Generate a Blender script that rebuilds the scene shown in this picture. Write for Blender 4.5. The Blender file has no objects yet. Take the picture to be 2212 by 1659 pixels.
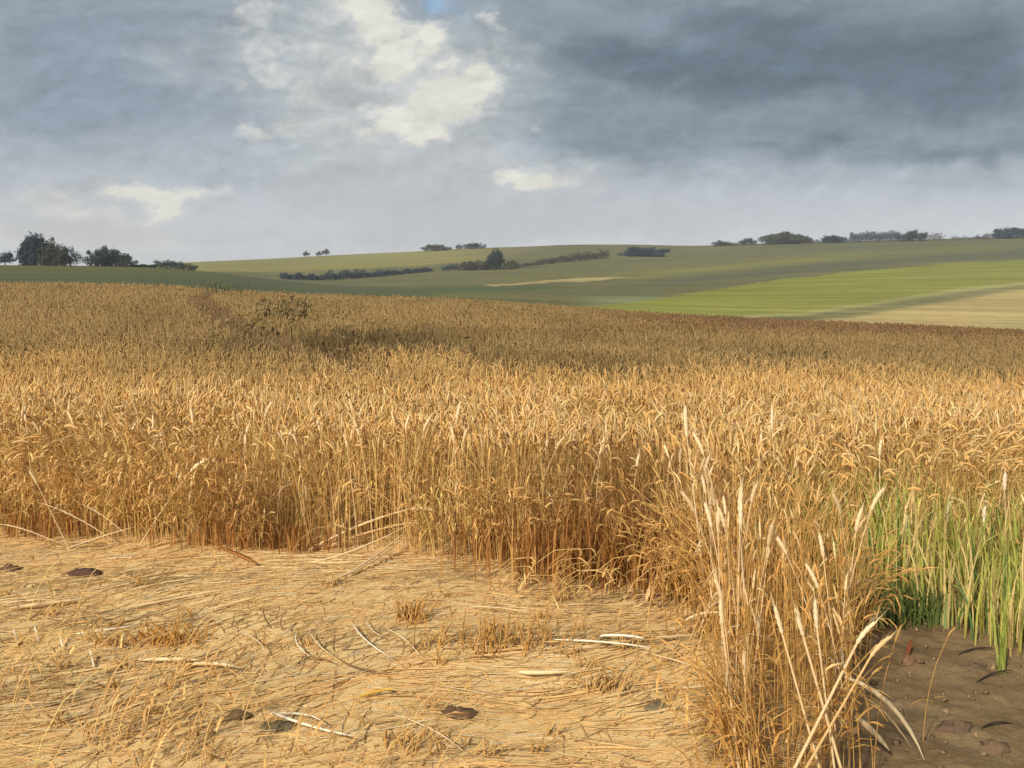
import bpy, math, random
import numpy as np
from mathutils import Vector

random.seed(7)
rng = np.random.default_rng(11)
SC = bpy.context.scene
COL = SC.collection
R = math.radians

# ------------------------------------------------------------------ camera
F = 1098.0          # focal length in pixels of a 1024 wide frame
HY = 262.0          # eye level row
EYE = 2.0
cam = bpy.data.cameras.new('camera')
cam.sensor_width = 36.0
cam.lens = 36.0 * F / 1024.0
cam.shift_y = -(384.0 - HY) / 1024.0
cam.clip_start = 0.1
cam.clip_end = 20000
cam_o = bpy.data.objects.new('camera', cam)
cam_o.location = (0, 0, EYE)
cam_o.rotation_euler = (R(90), 0, 0)
COL.objects.link(cam_o)
SC.camera = cam_o

# ------------------------------------------------------------------ exposure
SC.view_settings.view_transform = 'Standard'
SC.view_settings.look = 'None'
SC.view_settings.exposure = 0.0
SC.view_settings.gamma = 1.0
SC.view_settings.use_curve_mapping = False
try:
    SC.cycles.max_bounces = 6
    SC.cycles.diffuse_bounces = 3
    SC.cycles.transparent_max_bounces = 4
except Exception:
    pass

# ------------------------------------------------------------------ node helpers
class NG:
    def __init__(s, nt):
        s.nt = nt; s.nodes = nt.nodes; s.links = nt.links
    def put(s, sock, v):
        if isinstance(v, bpy.types.NodeSocket):
            s.links.new(v, sock)
        else:
            if sock.type == 'RGBA' and not hasattr(v, '__len__'): v = (v, v, v, 1)
            if sock.type == 'RGBA' and len(v) == 3: v = tuple(v) + (1,)
            if sock.type == 'VECTOR' and not hasattr(v, '__len__'): v = (v, v, v)
            sock.default_value = v
    def m(s, op, a, b=0.0, c=0.0, clamp=False):
        n = s.nodes.new('ShaderNodeMath'); n.operation = op; n.use_clamp = clamp
        s.put(n.inputs[0], a); s.put(n.inputs[1], b); s.put(n.inputs[2], c)
        return n.outputs[0]
    def vm(s, op, a, b=(0, 0, 0)):
        n = s.nodes.new('ShaderNodeVectorMath'); n.operation = op
        s.put(n.inputs[0], a); s.put(n.inputs[1], b)
        return n.outputs[0]
    def xyz(s, x, y, z):
        n = s.nodes.new('ShaderNodeCombineXYZ')
        for i, v in enumerate((x, y, z)): s.put(n.inputs[i], v)
        return n.outputs[0]
    def sep(s, v):
        n = s.nodes.new('ShaderNodeSeparateXYZ'); s.put(n.inputs[0], v)
        return n.outputs
    def noise(s, vec, scale, detail=4.0, rough=0.5, dist=0.0, col=False):
        n = s.nodes.new('ShaderNodeTexNoise')
        s.put(n.inputs['Vector'], vec); n.inputs['Scale'].default_value = scale
        n.inputs['Detail'].default_value = detail; n.inputs['Roughness'].default_value = rough
        n.inputs['Distortion'].default_value = dist
        return n.outputs['Color' if col else 'Fac']
    def ss(s, v, lo, hi):
        n = s.nodes.new('ShaderNodeMapRange'); n.interpolation_type = 'SMOOTHSTEP'
        s.put(n.inputs[0], v)
        if lo <= hi:
            n.inputs[1].default_value = lo; n.inputs[2].default_value = hi
            n.inputs[3].default_value = 0; n.inputs[4].default_value = 1
        else:
            n.inputs[1].default_value = hi; n.inputs[2].default_value = lo
            n.inputs[3].default_value = 1; n.inputs[4].default_value = 0
        return n.outputs[0]
    def mix(s, f, a, b, bt='MIX'):
        n = s.nodes.new('ShaderNodeMix'); n.data_type = 'RGBA'; n.blend_type = bt
        s.put(n.inputs[0], f); s.put(n.inputs[6], a); s.put(n.inputs[7], b)
        return n.outputs[2]
    def attr(s, name):
        n = s.nodes.new('ShaderNodeAttribute'); n.attribute_name = name
        return n.outputs['Color']

def srgb(r, g, b):
    return tuple(((c / 255) / 12.92 if c / 255 <= 0.04045 else ((c / 255 + 0.055) / 1.055) ** 2.4) for c in (r, g, b))

# ------------------------------------------------------------------ sky
SUN_EL, SUN_AZ = 33.0, -152.0     # azimuth from +Y towards +X: behind the camera, to the left
W = bpy.data.worlds.new('World'); SC.world = W; W.use_nodes = True
W.node_tree.nodes.clear()
g = NG(W.node_tree)
SKY_STR = 0.1
sky = g.nodes.new('ShaderNodeTexSky'); sky.sky_type = 'NISHITA'; sky.sun_disc = False
sky.sun_elevation = R(SUN_EL); sky.sun_rotation = R(SUN_AZ)
tc = g.nodes.new('ShaderNodeTexCoord')
D = tc.outputs['Generated']
dx, dy, dz = g.sep(D)
yy = g.m('MAXIMUM', dy, 0.12)
front = g.ss(dy, 0.12, 0.4)
U0 = g.m('DIVIDE', dx, yy); V0 = g.m('DIVIDE', dz, yy)
Dn = g.xyz(dx, dy, g.m('MULTIPLY', dz, 1.7))
w1 = g.noise(Dn, 7.0, 6, 0.58, col=True)
w2 = g.noise(Dn, 26.0, 5, 0.6, col=True)
a1, b1, c1 = g.sep(w1); a2, b2, c2 = g.sep(w2)
def warp(base, n1, k1, n2, k2):
    return g.m('ADD', base, g.m('ADD', g.m('MULTIPLY', g.m('SUBTRACT', n1, 0.5), k1), g.m('MULTIPLY', g.m('SUBTRACT', n2, 0.5), k2)))
U = warp(U0, a1, 0.10, a2, 0.040)
V = warp(V0, b1, 0.06, b2, 0.028)
def blobs(lst):
    """soft clumps of cloud: column, row, half widths, weight"""
    tot = None
    for (px, py, sx, sy, wt) in lst:
        du = g.m('DIVIDE', g.m('SUBTRACT', U, (px - 512) / F), sx / F)
        dv = g.m('DIVIDE', g.m('SUBTRACT', V, (HY - py) / F), sy / F)
        e = g.m('MULTIPLY', g.m('EXPONENT', g.m('MULTIPLY', g.m('ADD', g.m('MULTIPLY', du, du), g.m('MULTIPLY', dv, dv)), -1.0)), wt)
        tot = e if tot is None else g.m('ADD', tot, e)
    return g.m('MULTIPLY', tot, front)
# even cloud deck, paler towards the horizon
deck = g.mix(g.ss(V, 0.0, 0.085), srgb(214, 218, 221), srgb(178, 186, 195))
deck = g.mix(g.ss(V, 0.05, 0.19), deck, srgb(152, 163, 173))
deck = g.mix(g.ss(V, 0.16, 0.45), deck, srgb(145, 157, 172))
n_big = g.noise(Dn, 3.2, 5, 0.55)
n_mid = g.noise(Dn, 11.0, 6, 0.6)
n_puf = g.noise(g.xyz(dx, dy, g.m('MULTIPLY', dz, 1.4)), 27.0, 6, 0.58)
n_fin = g.noise(g.xyz(g.m('ADD', dx, g.m('MULTIPLY', dz, 0.9)), dy, g.m('MULTIPLY', g.m('SUBTRACT', dz, g.m('MULTIPLY', dx, 0.5)), 3.0)), 48.0, 5, 0.65)
# blue gaps
gap = blobs([(440, 2, 26, 14, 1.0), (475, 20, 18, 16, .5), (380, -10, 30, 12, .3)])
deck = g.mix(g.ss(gap, 0.25, 0.9), deck, g.mix(0.45, g.mix(1.0, sky.outputs[0], (SKY_STR,) * 3, 'MULTIPLY'), srgb(150, 178, 200)))
# dark rain cloud on the right, and a softer one on the left
darkb = blobs([(660, 40, 150, 60, .8), (820, 50, 160, 60, 1.0), (1000, 40, 150, 75, .9), (1150, 60, 120, 80, .9), (600, 100, 70, 40, .6), (620, 140, 70, 20, .35),
               (740, 115, 150, 34, .6), (850, 148, 60, 13, .55), (940, 152, 60, 11, .5), (1010, 140, 60, 20, .4), (760, 165, 160, 22, .22), (920, 185, 160, 14, .15)])
dk = g.m('ADD', darkb, g.m('ADD', g.m('MULTIPLY', g.m('SUBTRACT', n_mid, 0.5), 0.55), g.m('MULTIPLY', g.m('SUBTRACT', n_puf, 0.5), 0.35)))
deck = g.mix(g.ss(dk, 0.05, 0.65), deck, srgb(133, 147, 159))
core = blobs([(640, 60, 60, 30, .55), (720, 80, 110, 32, .8), (850, 70, 130, 36, .9), (960, 90, 90, 30, .7), (820, 20, 120, 30, .6), (700, 15, 90, 18, .45), (590, 52, 40, 22, .5), (985, 40, 60, 40, .5), (830, 146, 40, 11, .6), (935, 152, 40, 10, .55)])
ck = g.m('ADD', core, g.m('MULTIPLY', g.m('SUBTRACT', n_mid, 0.5), 0.6))
deck = g.mix(g.m('MULTIPLY', g.ss(ck, 0.15, 1.0), 0.95), deck, srgb(104, 120, 133))
lb = blobs([(95, 70, 110, 60, .8), (60, 115, 110, 26, .55), (200, 110, 110, 30, .35), (20, 20, 70, 50, .4), (150, 15, 60, 30, .4)])
lk = g.m('ADD', lb, g.m('MULTIPLY', g.m('SUBTRACT', n_mid, 0.5), 0.7))
deck = g.mix(g.m('MULTIPLY', g.ss(lk, 0.1, 1.1), 0.8), deck, srgb(141, 154, 170))
# half-lit pale cloud
pb = blobs([(150, 60, 70, 40, .25), (300, 40, 100, 75, .85), (420, 110, 100, 70, .75), (500, 60, 56, 50, .45), (90, 195, 170, 30, .8), (40, 215, 60, 20, .5), (430, 175, 150, 44, .55), (330, 130, 90, 40, .3),
            (60, 232, 80, 14, .6), (545, 176, 70, 18, .7), (470, 200, 220, 30, .45), (560, 228, 220, 24, .6), (260, 240, 200, 16, .6), (840, 225, 220, 14, .2)])
pk = g.m('ADD', pb, g.m('MULTIPLY', g.m('SUBTRACT', n_mid, 0.5), 1.0))
pk = g.m('ADD', pk, g.m('MULTIPLY', g.m('SUBTRACT', n_puf, 0.5), 0.9))
deck = g.mix(g.m('MULTIPLY', g.ss(pk, 0.10, 1.05), 0.9), deck, srgb(188, 194, 197))
# sunlit cumulus heads
bb = blobs([(236, 12, 36, 24, .85), (258, 58, 36, 28, .8), (290, 85, 50, 20, .5), (372, 22, 40, 44, .85), (412, 70, 46, 34, .9), (437, 40, 20, 24, .7), (320, 40, 60, 40, .25), (352, 5, 26, 18, .7),
            (478, 84, 26, 26, .95), (462, 112, 40, 20, .9), (392, 124, 46, 18, 1.0), (425, 134, 30, 16, .85), (60, 60, 50, 14, .3), (150, 30, 40, 16, .35), (255, 130, 40, 12, .5), (500, 22, 12, 10, .6), (330, 70, 60, 30, .2), (300, 18, 40, 20, .2), (340, 118, 60, 14, .35), (500, 60, 20, 30, .5),
            (545, 172, 52, 16, 1.05), (522, 180, 36, 10, .75), (172, 206, 22, 18, 1.15), (110, 214, 60, 11, .9), (150, 188, 70, 11, .68), (60, 190, 70, 12, .6), (232, 188, 36, 11, .68), (15, 205, 40, 16, .5), (530, 132, 14, 12, .5), (260, 128, 30, 10, .35)])
bk = g.m('ADD', bb, g.m('MULTIPLY', g.m('SUBTRACT', n_mid, 0.5), 1.0))
bk = g.m('ADD', bk, g.m('MULTIPLY', g.m('SUBTRACT', n_puf, 0.5), 2.1))
bm_ = g.ss(bb, 0.10, 0.40)
deck = g.mix(g.m('MULTIPLY', g.m('MULTIPLY', g.ss(bk, 0.42, 1.02), bm_), 0.85), deck, srgb(209, 211, 209))
deck = g.mix(g.m('MULTIPLY', g.m('MULTIPLY', g.ss(bk, 0.86, 1.16), bm_), 0.85), deck, srgb(228, 226, 215))
# warm blush low on the left
wb = blobs([(110, 222, 60, 10, .8), (120, 243, 60, 12, .9), (30, 240, 60, 12, .6), (60, 200, 60, 14, .3)])
deck = g.mix(g.m('MULTIPLY', wb, 0.55), deck, srgb(207, 195, 190))
# billows: light catches the upper left of each fold of cloud
Dq = g.xyz(dx, dy, g.m('MULTIPLY', dz, 1.9))
Dw = g.vm('ADD', Dq, g.vm('MULTIPLY', g.vm('SUBTRACT', w1, (.5, .5, .5)), (.10, .10, .10)))
def relief(sc, off, rough=.55):
    return g.m('SUBTRACT', g.noise(Dw, sc, 5, rough), g.noise(g.vm('ADD', Dw, off), sc, 5, rough))
rl = g.m('ADD', g.m('MULTIPLY', relief(13.0, (-.012, 0, .024)), 0.55), g.m('MULTIPLY', relief(34.0, (-.006, 0, .009)), 0.40))
rl = g.m('MULTIPLY', rl, g.ss(dz, 0.02, 0.10))
gr = g.m('ADD', 1.0, g.m('ADD', rl, g.m('ADD', g.m('MULTIPLY', g.m('SUBTRACT', n_fin, 0.5), 0.10), g.m('MULTIPLY', g.m('SUBTRACT', n_big, 0.5), 0.16))))
deck = g.mix(1.0, deck, g.xyz(gr, gr, gr), 'MULTIPLY')
bg = g.nodes.new('ShaderNodeBackground')
g.put(bg.inputs[0], g.mix(1.0, deck, (1 / SKY_STR,) * 3, 'MULTIPLY'))
g.links.remove(bg.inputs[0].links[0]) if False else None
bg.inputs[1].default_value = SKY_STR
wo = g.nodes.new('ShaderNodeOutputWorld')
g.links.new(bg.outputs[0], wo.inputs[0])
try:
    W.cycles.sampling_method = 'MANUAL'; W.cycles.sample_map_resolution = 512
except Exception:
    pass

# ------------------------------------------------------------------ sun
sl = bpy.data.lights.new('sun', 'SUN'); sl.energy = 5.0; sl.angle = R(4.0); sl.color = (1.0, 0.93, 0.82)
so = bpy.data.objects.new('sun', sl)
sd = Vector((math.sin(R(SUN_AZ)) * math.cos(R(SUN_EL)), math.cos(R(SUN_AZ)) * math.cos(R(SUN_EL)), math.sin(R(SUN_EL))))
so.rotation_euler = sd.to_track_quat('Z', 'Y').to_euler()
so.location = (-10, -10, 30)
COL.objects.link(so)

# ------------------------------------------------------------------ mesh helpers
class MB:
    def __init__(s): s.v = []; s.c = []; s.q = []; s.t = []; s.n = 0
    def add(s, v, c, q=None, t=None):
        v = np.asarray(v, float).reshape(-1, 3)
        c = np.broadcast_to(np.asarray(c, float), v.shape) if np.ndim(c) == 1 else np.asarray(c, float).reshape(-1, 3)
        s.v.append(v); s.c.append(c)
        if q is not None and len(q): s.q.append(np.asarray(q).reshape(-1, 4) + s.n)
        if t is not None and len(t): s.t.append(np.asarray(t).reshape(-1, 3) + s.n)
        s.n += len(v)
    def mesh(s, name, mat, smooth=True):
        v = np.concatenate(s.v); c = np.concatenate(s.c)
        q = np.concatenate(s.q) if s.q else np.zeros((0, 4), int)
        t = np.concatenate(s.t) if s.t else np.zeros((0, 3), int)
        me = bpy.data.meshes.new(name)
        me.vertices.add(len(v)); me.vertices.foreach_set('co', v.astype(np.float32).ravel())
        li = np.concatenate([q.ravel(), t.ravel()]).astype(np.int32)
        me.loops.add(len(li)); me.loops.foreach_set('vertex_index', li)
        st = np.concatenate([np.arange(len(q)) * 4, len(q) * 4 + np.arange(len(t)) * 3]).astype(np.int32)
        me.polygons.add(len(st)); me.polygons.foreach_set('loop_start', st)
        me.update(calc_edges=True)
        if smooth: me.polygons.foreach_set('use_smooth', np.ones(len(st), bool))
        ca = me.color_attributes.new('tint', 'FLOAT_COLOR', 'POINT')
        ca.data.foreach_set('color', np.c_[c, np.ones(len(c))].astype(np.float32).ravel())
        if mat: me.materials.append(mat)
        me.update()
        return me
    def build(s, name, mat, parent=None, smooth=True):
        return link(name, s.mesh(name, mat, smooth), parent)

def link(name, data, parent=None, loc=None):
    o = bpy.data.objects.new(name, data); COL.objects.link(o)
    if parent is not None: o.parent = parent
    if loc is not None: o.location = loc
    return o
def tag(o, label=None, cat=None, group=None, kind=None):
    if label: o['label'] = label
    if cat: o['category'] = cat
    if group: o['group'] = group
    if kind: o['kind'] = kind
    return o
def empty(name, loc, rz=0.0):
    o = link(name, None, None, loc); o.rotation_euler = (0, 0, rz); o.empty_display_size = 0.1
    return o
CH = {}
def copy_tree(o, kids):
    """copy a thing with its parts and sub-parts; kids maps an object to its children"""
    c = o.copy(); COL.objects.link(c)
    def rec(src, dst):
        for ch in kids.get(src.name, []):
            k = ch.copy(); COL.objects.link(k); k.parent = dst
            rec(ch, k)
    rec(o, c)
    return c
def kids_of(o):
    d = {}
    def rec(x):
        d[x.name] = list(x.children)
        for ch in x.children: rec(ch)
    rec(o)
    return d

def norm(a): return a / np.maximum(np.linalg.norm(a, axis=-1, keepdims=True), 1e-9)
def tube(mb, P, Rr, sides, C):
    """P (N,K,3), Rr (N,K), C (N,3) or (N,K,3)"""
    N, K, _ = P.shape
    T = norm(np.gradient(P, axis=1))
    ref = np.zeros((N, 1, 3)); up = np.abs(T[:, :, 2]).mean(1) > 0.75
    ref[up, :, 0] = 1; ref[~up, :, 2] = 1
    A = norm(np.cross(T, np.broadcast_to(ref, T.shape))); B = np.cross(T, A)
    th = np.linspace(0, 2 * np.pi, sides, endpoint=False)
    V = P[:, :, None] + Rr[:, :, None, None] * (np.cos(th)[None, None, :, None] * A[:, :, None] + np.sin(th)[None, None, :, None] * B[:, :, None])
    if C.ndim == 2: C = np.broadcast_to(C[:, None], (N, K, 3))
    CC = np.broadcast_to(C[:, :, None], (N, K, sides, 3))
    i = np.arange(N)[:, None, None] * K * sides; k = np.arange(K - 1)[None, :, None] * sides; j = np.arange(sides)[None, None, :]
    j2 = (j + 1) % sides
    q = np.stack([i + k + j, i + k + j2, i + k + sides + j2, i + k + sides + j], -1).reshape(-1, 4)
    mb.add(V.reshape(-1, 3), CC.reshape(-1, 3), q=q)
def ribbon(mb, P, Wd, S, C):
    N, K, _ = P.shape
    if S.ndim == 2: S = np.broadcast_to(S[:, None], P.shape)
    V = np.stack([P - S * Wd[..., None], P + S * Wd[..., None]], 2)
    if C.ndim == 2: C = np.broadcast_to(C[:, None], (N, K, 3))
    CC = np.broadcast_to(C[:, :, None], (N, K, 2, 3))
    i = np.arange(N)[:, None] * K * 2; k = np.arange(K - 1)[None, :] * 2
    q = np.stack([i + k, i + k + 1, i + k + 3, i + k + 2], -1).reshape(-1, 4)
    mb.add(V.reshape(-1, 3), CC.reshape(-1, 3), q=q)

# smooth value noise for scattering
def vnoise(x, y, seed=0):
    def h(i, j):
        s = np.sin(i * 127.1 + j * 311.7 + seed * 74.7) * 43758.5453
        return s - np.floor(s)
    xi, yi = np.floor(x), np.floor(y); fx, fy = x - xi, y - yi
    fx = fx * fx * (3 - 2 * fx); fy = fy * fy * (3 - 2 * fy)
    return (h(xi, yi) * (1 - fx) + h(xi + 1, yi) * fx) * (1 - fy) + (h(xi, yi + 1) * (1 - fx) + h(xi + 1, yi + 1) * fx) * fy
def sstep(x, a, b):
    t = np.clip((x - a) / (b - a), 0, 1); return t * t * (3 - 2 * t)

# ------------------------------------------------------------------ terrain
def tab(px, pts):
    a = np.array(pts, float)
    return np.interp(px, a[:, 0], a[:, 1])
def sm(px, pts, w=22):   # smoothed table
    return (tab(px - w, pts) + 2 * tab(px, pts) + tab(px + w, pts)) / 4
EDGE = [(-400, 277), (0, 283), (134, 284), (212, 289), (266, 293), (358, 296), (451, 299), (544, 305), (676, 315), (800, 321), (900, 325), (1024, 331), (1400, 350)]
CREST = [(-400, 264), (0, 265), (134, 266.5), (180, 269), (212, 272), (267, 279), (330, 286), (420, 288), (544, 286), (676, 284), (800, 282), (900, 281), (1024, 282), (1400, 290)]
BASE = [(-400, 266), (0, 267), (134, 268), (180, 271), (212, 274), (267, 280), (330, 284), (420, 283), (544, 281), (676, 279), (800, 276), (900, 274), (1024, 273), (1400, 278)]
SKYL = [(-400, 266.5), (0, 266), (134, 265.5), (175, 263), (204, 261.5), (266, 259), (338, 255), (424, 251), (470, 248), (516, 247), (572, 244.5), (636, 244.5), (694, 246), (770, 243), (900, 240), (1024, 236.5), (1400, 228)]
WH = 0.80
def bumps(X, Y):
    f = sstep(Y, 2, 3) * (1 - sstep(Y, 14, 25))
    return f * (0.05 * (vnoise(X * 0.9 + 3, Y * 0.9, 1) - 0.5) + 0.03 * (vnoise(X * 2.1, Y * 2.1, 2) - 0.5))
def height(X, Y):
    X = np.asarray(X, float); Y = np.asarray(Y, float)
    Yc = np.maximum(Y, 1.0)
    px = np.clip(512 + F * X / np.maximum(Yc, 6), -400, 1400)
    zpx = lambda py, d: EYE - (py - HY) * d / F
    e = sm(px, EDGE); c = sm(px, CREST); b = sm(px, BASE); s = sm(px, SKYL, 14)
    zedge = zpx(e, 60.0) - WH
    z = zedge * np.clip((Yc - 8) / 52, 0, 1) ** 1.15
    # rows beyond the field, as heights at knots of depth
    kd = [60.0, 72.0, 115.0, 340.0, 410.0, 800.0, 1050.0, 2200.0, 7000.0]
    kz = [zedge, zpx(e, 72.0) - WH - 0.6, zpx(e + 1.0, 115.0), zpx(c, 340.0), zpx(b, 410.0), zpx(s, 800.0), zpx(s + 3, 1050.0), zpx(np.maximum(s + 8, 264), 2200.0), zpx(np.maximum(s + 9, 266), 7000.0)]
    for i in range(len(kd) - 1):
        t = np.clip((Yc - kd[i]) / (kd[i + 1] - kd[i]), 0, 1)
        # linear in screen row between knots for the long slopes
        a0 = (EYE - kz[i]) / kd[i]; a1 = (EYE - kz[i + 1]) / kd[i + 1]
        tt = np.clip((np.log(Yc) - np.log(kd[i])) / (np.log(kd[i + 1]) - np.log(kd[i])), 0, 1)
        seg = EYE - (a0 + (a1 - a0) * tt) * Yc
        z = np.where((Yc > kd[i]) & (Yc <= kd[i + 1]), seg, z)
    return z + bumps(X, Yc)

def at_ground(px, py):      # point of the near flat ground seen at this picture position
    Y = EYE * F / (py - HY); X = (px - 512) / F * Y
    return np.array([X, Y, float(height(X, Y))])
def at(px, py, Y):
    return np.array([(px - 512) / F * Y, Y, EYE - (py - HY) * Y / F])

# front edge of the standing wheat (X,Y), and the soil path
FRONT = np.array([(-9.0, 8.9), (-6, 8.6), (-3.85, 8.2), (-2.9, 8.0), (-2.14, 7.75), (-1.3, 7.6), (-.5, 7.55), (0.1, 7.4), (.5, 7.2), (.95, 6.95), (1.12, 6.5), (1.14, 5.8), (1.04, 5.0), (.90, 4.3), (.75, 3.4), (.6, 2.6), (.95, 2.6), (1.12, 3.6),
                  (1.34, 4.35), (1.53, 5.1), (1.72, 5.85), (1.82, 6.4), (2.0, 7.2), (3.4, 7.25), (6, 7.2), (9, 7.0), (90, 7.0), (90, 62.0), (-90, 62.0), (-90, 8.9)])
def inside(poly, X, Y):
    X = np.asarray(X); Y = np.asarray(Y); r = np.zeros(X.shape, bool)
    n = len(poly)
    for i in range(n):
        x0, y0 = poly[i]; x1, y1 = poly[(i + 1) % n]
        cnd = ((y0 > Y) != (y1 > Y))
        with np.errstate(divide='ignore', invalid='ignore'):
            xi = (x1 - x0) * (Y - y0) / (y1 - y0 + 1e-12) + x0
        r ^= cnd & (X < xi)
    return r
def edge_noise(X, Y): return 0.30 * (vnoise(X * 2.3, Y * 2.3, 5) - 0.5) + 0.16 * (vnoise(X * 9, Y * 9, 15) - 0.5), 0.34 * (vnoise(X * 1.7, Y * 1.7, 6) - 0.5) + .2 * (vnoise(X * 8, Y * 8, 16) - .5)
def in_wheat(X, Y):
    a, b = edge_noise(X, Y)
    return inside(FRONT, X + a, Y + b)

# --- materials for the land
def mat_new(name):
    m = bpy.data.materials.new(name); m.use_nodes = True
    m.node_tree.nodes.clear()
    return m, NG(m.node_tree)
def finish(m, gg, shader):
    o = gg.nodes.new('ShaderNodeOutputMaterial'); gg.links.new(shader, o.inputs[0]); return m
def principled(gg, colr, rough=0.8, spec=0.2, bump=None, bstr=0.5, bdist=0.02):
    p = gg.nodes.new('ShaderNodeBsdfPrincipled')
    gg.put(p.inputs['Base Color'], colr); gg.put(p.inputs['Roughness'], rough)
    p.inputs['Specular IOR Level'].default_value = spec
    if bump is not None:
        b = gg.nodes.new('ShaderNodeBump'); b.inputs['Strength'].default_value = bstr; b.inputs['Distance'].default_value = bdist
        gg.put(b.inputs['Height'], bump); gg.links.new(b.outputs[0], p.inputs['Normal'])
    return p.outputs[0]
def land_mat(name, amount=0.5, sx=0.012, sy=0.10, fine=0.35):
    """crop colour from the tint attribute, broken by drill rows and patchy growth"""
    m, gg = mat_new(name)
    tcn = gg.nodes.new('ShaderNodeTexCoord'); ob = tcn.outputs['Object']
    x, y, z = gg.sep(ob)
    rx = gg.m('ADD', gg.m('MULTIPLY', x, 0.95), gg.m('MULTIPLY', y, 0.3)); ry = gg.m('SUBTRACT', gg.m('MULTIPLY', y, 0.95), gg.m('MULTIPLY', x, 0.3))
    st = gg.noise(gg.xyz(gg.m('MULTIPLY', rx, sx), gg.m('MULTIPLY', ry, sy), 0.0), 1.0, 5, 0.6)
    pt = gg.noise(ob, fine, 4, 0.6)
    f = gg.m('ADD', 1.0, gg.m('ADD', gg.m('MULTIPLY', gg.m('SUBTRACT', st, 0.5), amount * 2), gg.m('MULTIPLY', gg.m('SUBTRACT', pt, 0.5), amount)))
    c = gg.mix(1.0, gg.attr('tint'), gg.xyz(f, f, gg.m('MULTIPLY', f, 1.0)), 'MULTIPLY')
    return finish(m, gg, principled(gg, c, 0.9, 0.1))
M_LAND = land_mat('far_field', 0.85, 0.010, 0.085, 0.5)
# near ground: chopped straw trodden into dry earth
mg, gg = mat_new('straw_ground')
tcn = gg.nodes.new('ShaderNodeTexCoord'); ob = tcn.outputs['Object']
x, y, z = gg.sep(ob)
sw = gg.m('ADD', y, gg.m('MULTIPLY', gg.noise(ob, 0.7, 2), 1.2))
fib = gg.noise(gg.xyz(gg.m('MULTIPLY', x, 9.0), gg.m('MULTIPLY', gg.m('SUBTRACT', sw, gg.m('MULTIPLY', x, 0.35)), 60.0), 0.0), 1.0, 5, 0.65)
pat = gg.noise(ob, 1.6, 5, 0.6)
spk = gg.noise(ob, 90.0, 3, 0.6)
fib2 = gg.noise(gg.xyz(gg.m('MULTIPLY', x, 26.0), gg.m('MULTIPLY', gg.m('SUBTRACT', sw, gg.m('MULTIPLY', x, 0.2)), 170.0), 0.0), 1.0, 3, 0.6)
fib3 = gg.noise(gg.xyz(gg.m('MULTIPLY', gg.m('ADD', x, gg.m('MULTIPLY', y, .6)), 140.0), gg.m('MULTIPLY', gg.m('SUBTRACT', y, gg.m('MULTIPLY', x, .9)), 28.0), 0.0), 1.0, 3, 0.6)
c = gg.mix(gg.ss(fib, 0.3, 0.7), (0.66, 0.435, 0.17), (0.82, 0.58, 0.265))
c = gg.mix(gg.m('MULTIPLY', gg.ss(fib2, 0.50, 0.66), 0.6), c, (0.44, 0.265, 0.09))
c = gg.mix(gg.m('MULTIPLY', gg.ss(fib3, 0.55, 0.68), 0.55), c, (0.90, 0.70, 0.38))
c = gg.mix(gg.m('MULTIPLY', gg.ss(pat, 0.52, 0.75), 0.75), c, (0.56, 0.33, 0.11))
c = gg.mix(gg.m('MULTIPLY', gg.ss(spk, 0.58, 0.74), 0.55), c, (0.30, 0.18, 0.08))
c = gg.mix(1.0, c, gg.attr('tint'), 'MULTIPLY')
M_GROUND = finish(mg, gg, principled(gg, c, 0.9, 0.12, gg.m('ADD', gg.m('ADD', fib, fib2), gg.m('ADD', fib3, spk)), 0.6, 0.006))

# --- the land as one continuous grid, cut into its fields
s_in = np.linspace(-0.56, 0.56, 330)
s_out = 0.56 + np.linspace(0, 1, 26)[1:] ** 1.6 * 0.9
S = np.concatenate([-s_out[::-1], s_in, s_out])
Yr = np.concatenate([np.linspace(-10, 2.5, 9), np.arange(3, 9.5, 0.11), np.geomspace(9.6, 59, 46), np.linspace(60, 114, 14), np.geomspace(115, 340, 95), np.geomspace(345, 410, 14)[1:], np.geomspace(414, 806, 100), np.geomspace(830, 5000, 20)])
YY, SS = np.meshgrid(Yr, S, indexing='ij')
XX = SS * (YY + 12)
ZZ = height(XX, YY)
PX = 512 + F * XX / np.maximum(YY, 0.5); PY = HY + F * (EYE - ZZ) / np.maximum(YY, 0.5)
nr, nc = YY.shape
GT = lambda px: tab(px, [(560, 309), (640, 302), (676, 296), (728, 287), (786, 279), (912, 266), (1024, 260), (1400, 240)])
GB = lambda px: tab(px, [(560, 309), (630, 313), (720, 316), (802, 313), (880, 301), (943, 291), (1024, 282), (1400, 250)])
GO = lambda px: tab(px, [(780, 323), (849, 318), (912, 307), (1024, 290), (1400, 255)])
HD = lambda px: tab(px, [(0, 266), (204, 272), (270, 272), (431, 265), (500, 258), (560, 244), (700, 230)])
def classify(px, py, Y):
    cl = np.zeros(px.shape, int)                       # 0 near ground
    far = Y > 62
    cl[far] = 1                                        # olive hillside
    cl[far & (Y < 342) & (px < 430) & (py < 300)] = 2  # dark meadow on the left
    cl[far & (Y > 342) & (py < HD(px)) & (px < 560)] = 3   # yellowing pasture below the skyline
    cl[far & (py > GT(px)) & (py < GB(px)) & (px > 575)] = 4  # bright green strip
    cl[far & (py >= GB(px)) & (py < GB(px) + 2.6) & (px > 740)] = 5   # pale headland
    cl[far & (py >= GO(px)) & (px > 800)] = 6          # pale ripe field
    lt = tab(px, [(470, 287), (487, 285.6), (560, 281), (618, 277.5), (640, 277)])
    th = tab(px, [(480, 0.3), (490, .9), (560, 1.2), (585, 2.2), (600, 1.6), (625, 0.4)])
    cl[far & (np.abs(py - lt) < th) & (px > 484) & (px < 622)] = 7       # thin strip of stubble
    return cl
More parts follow.
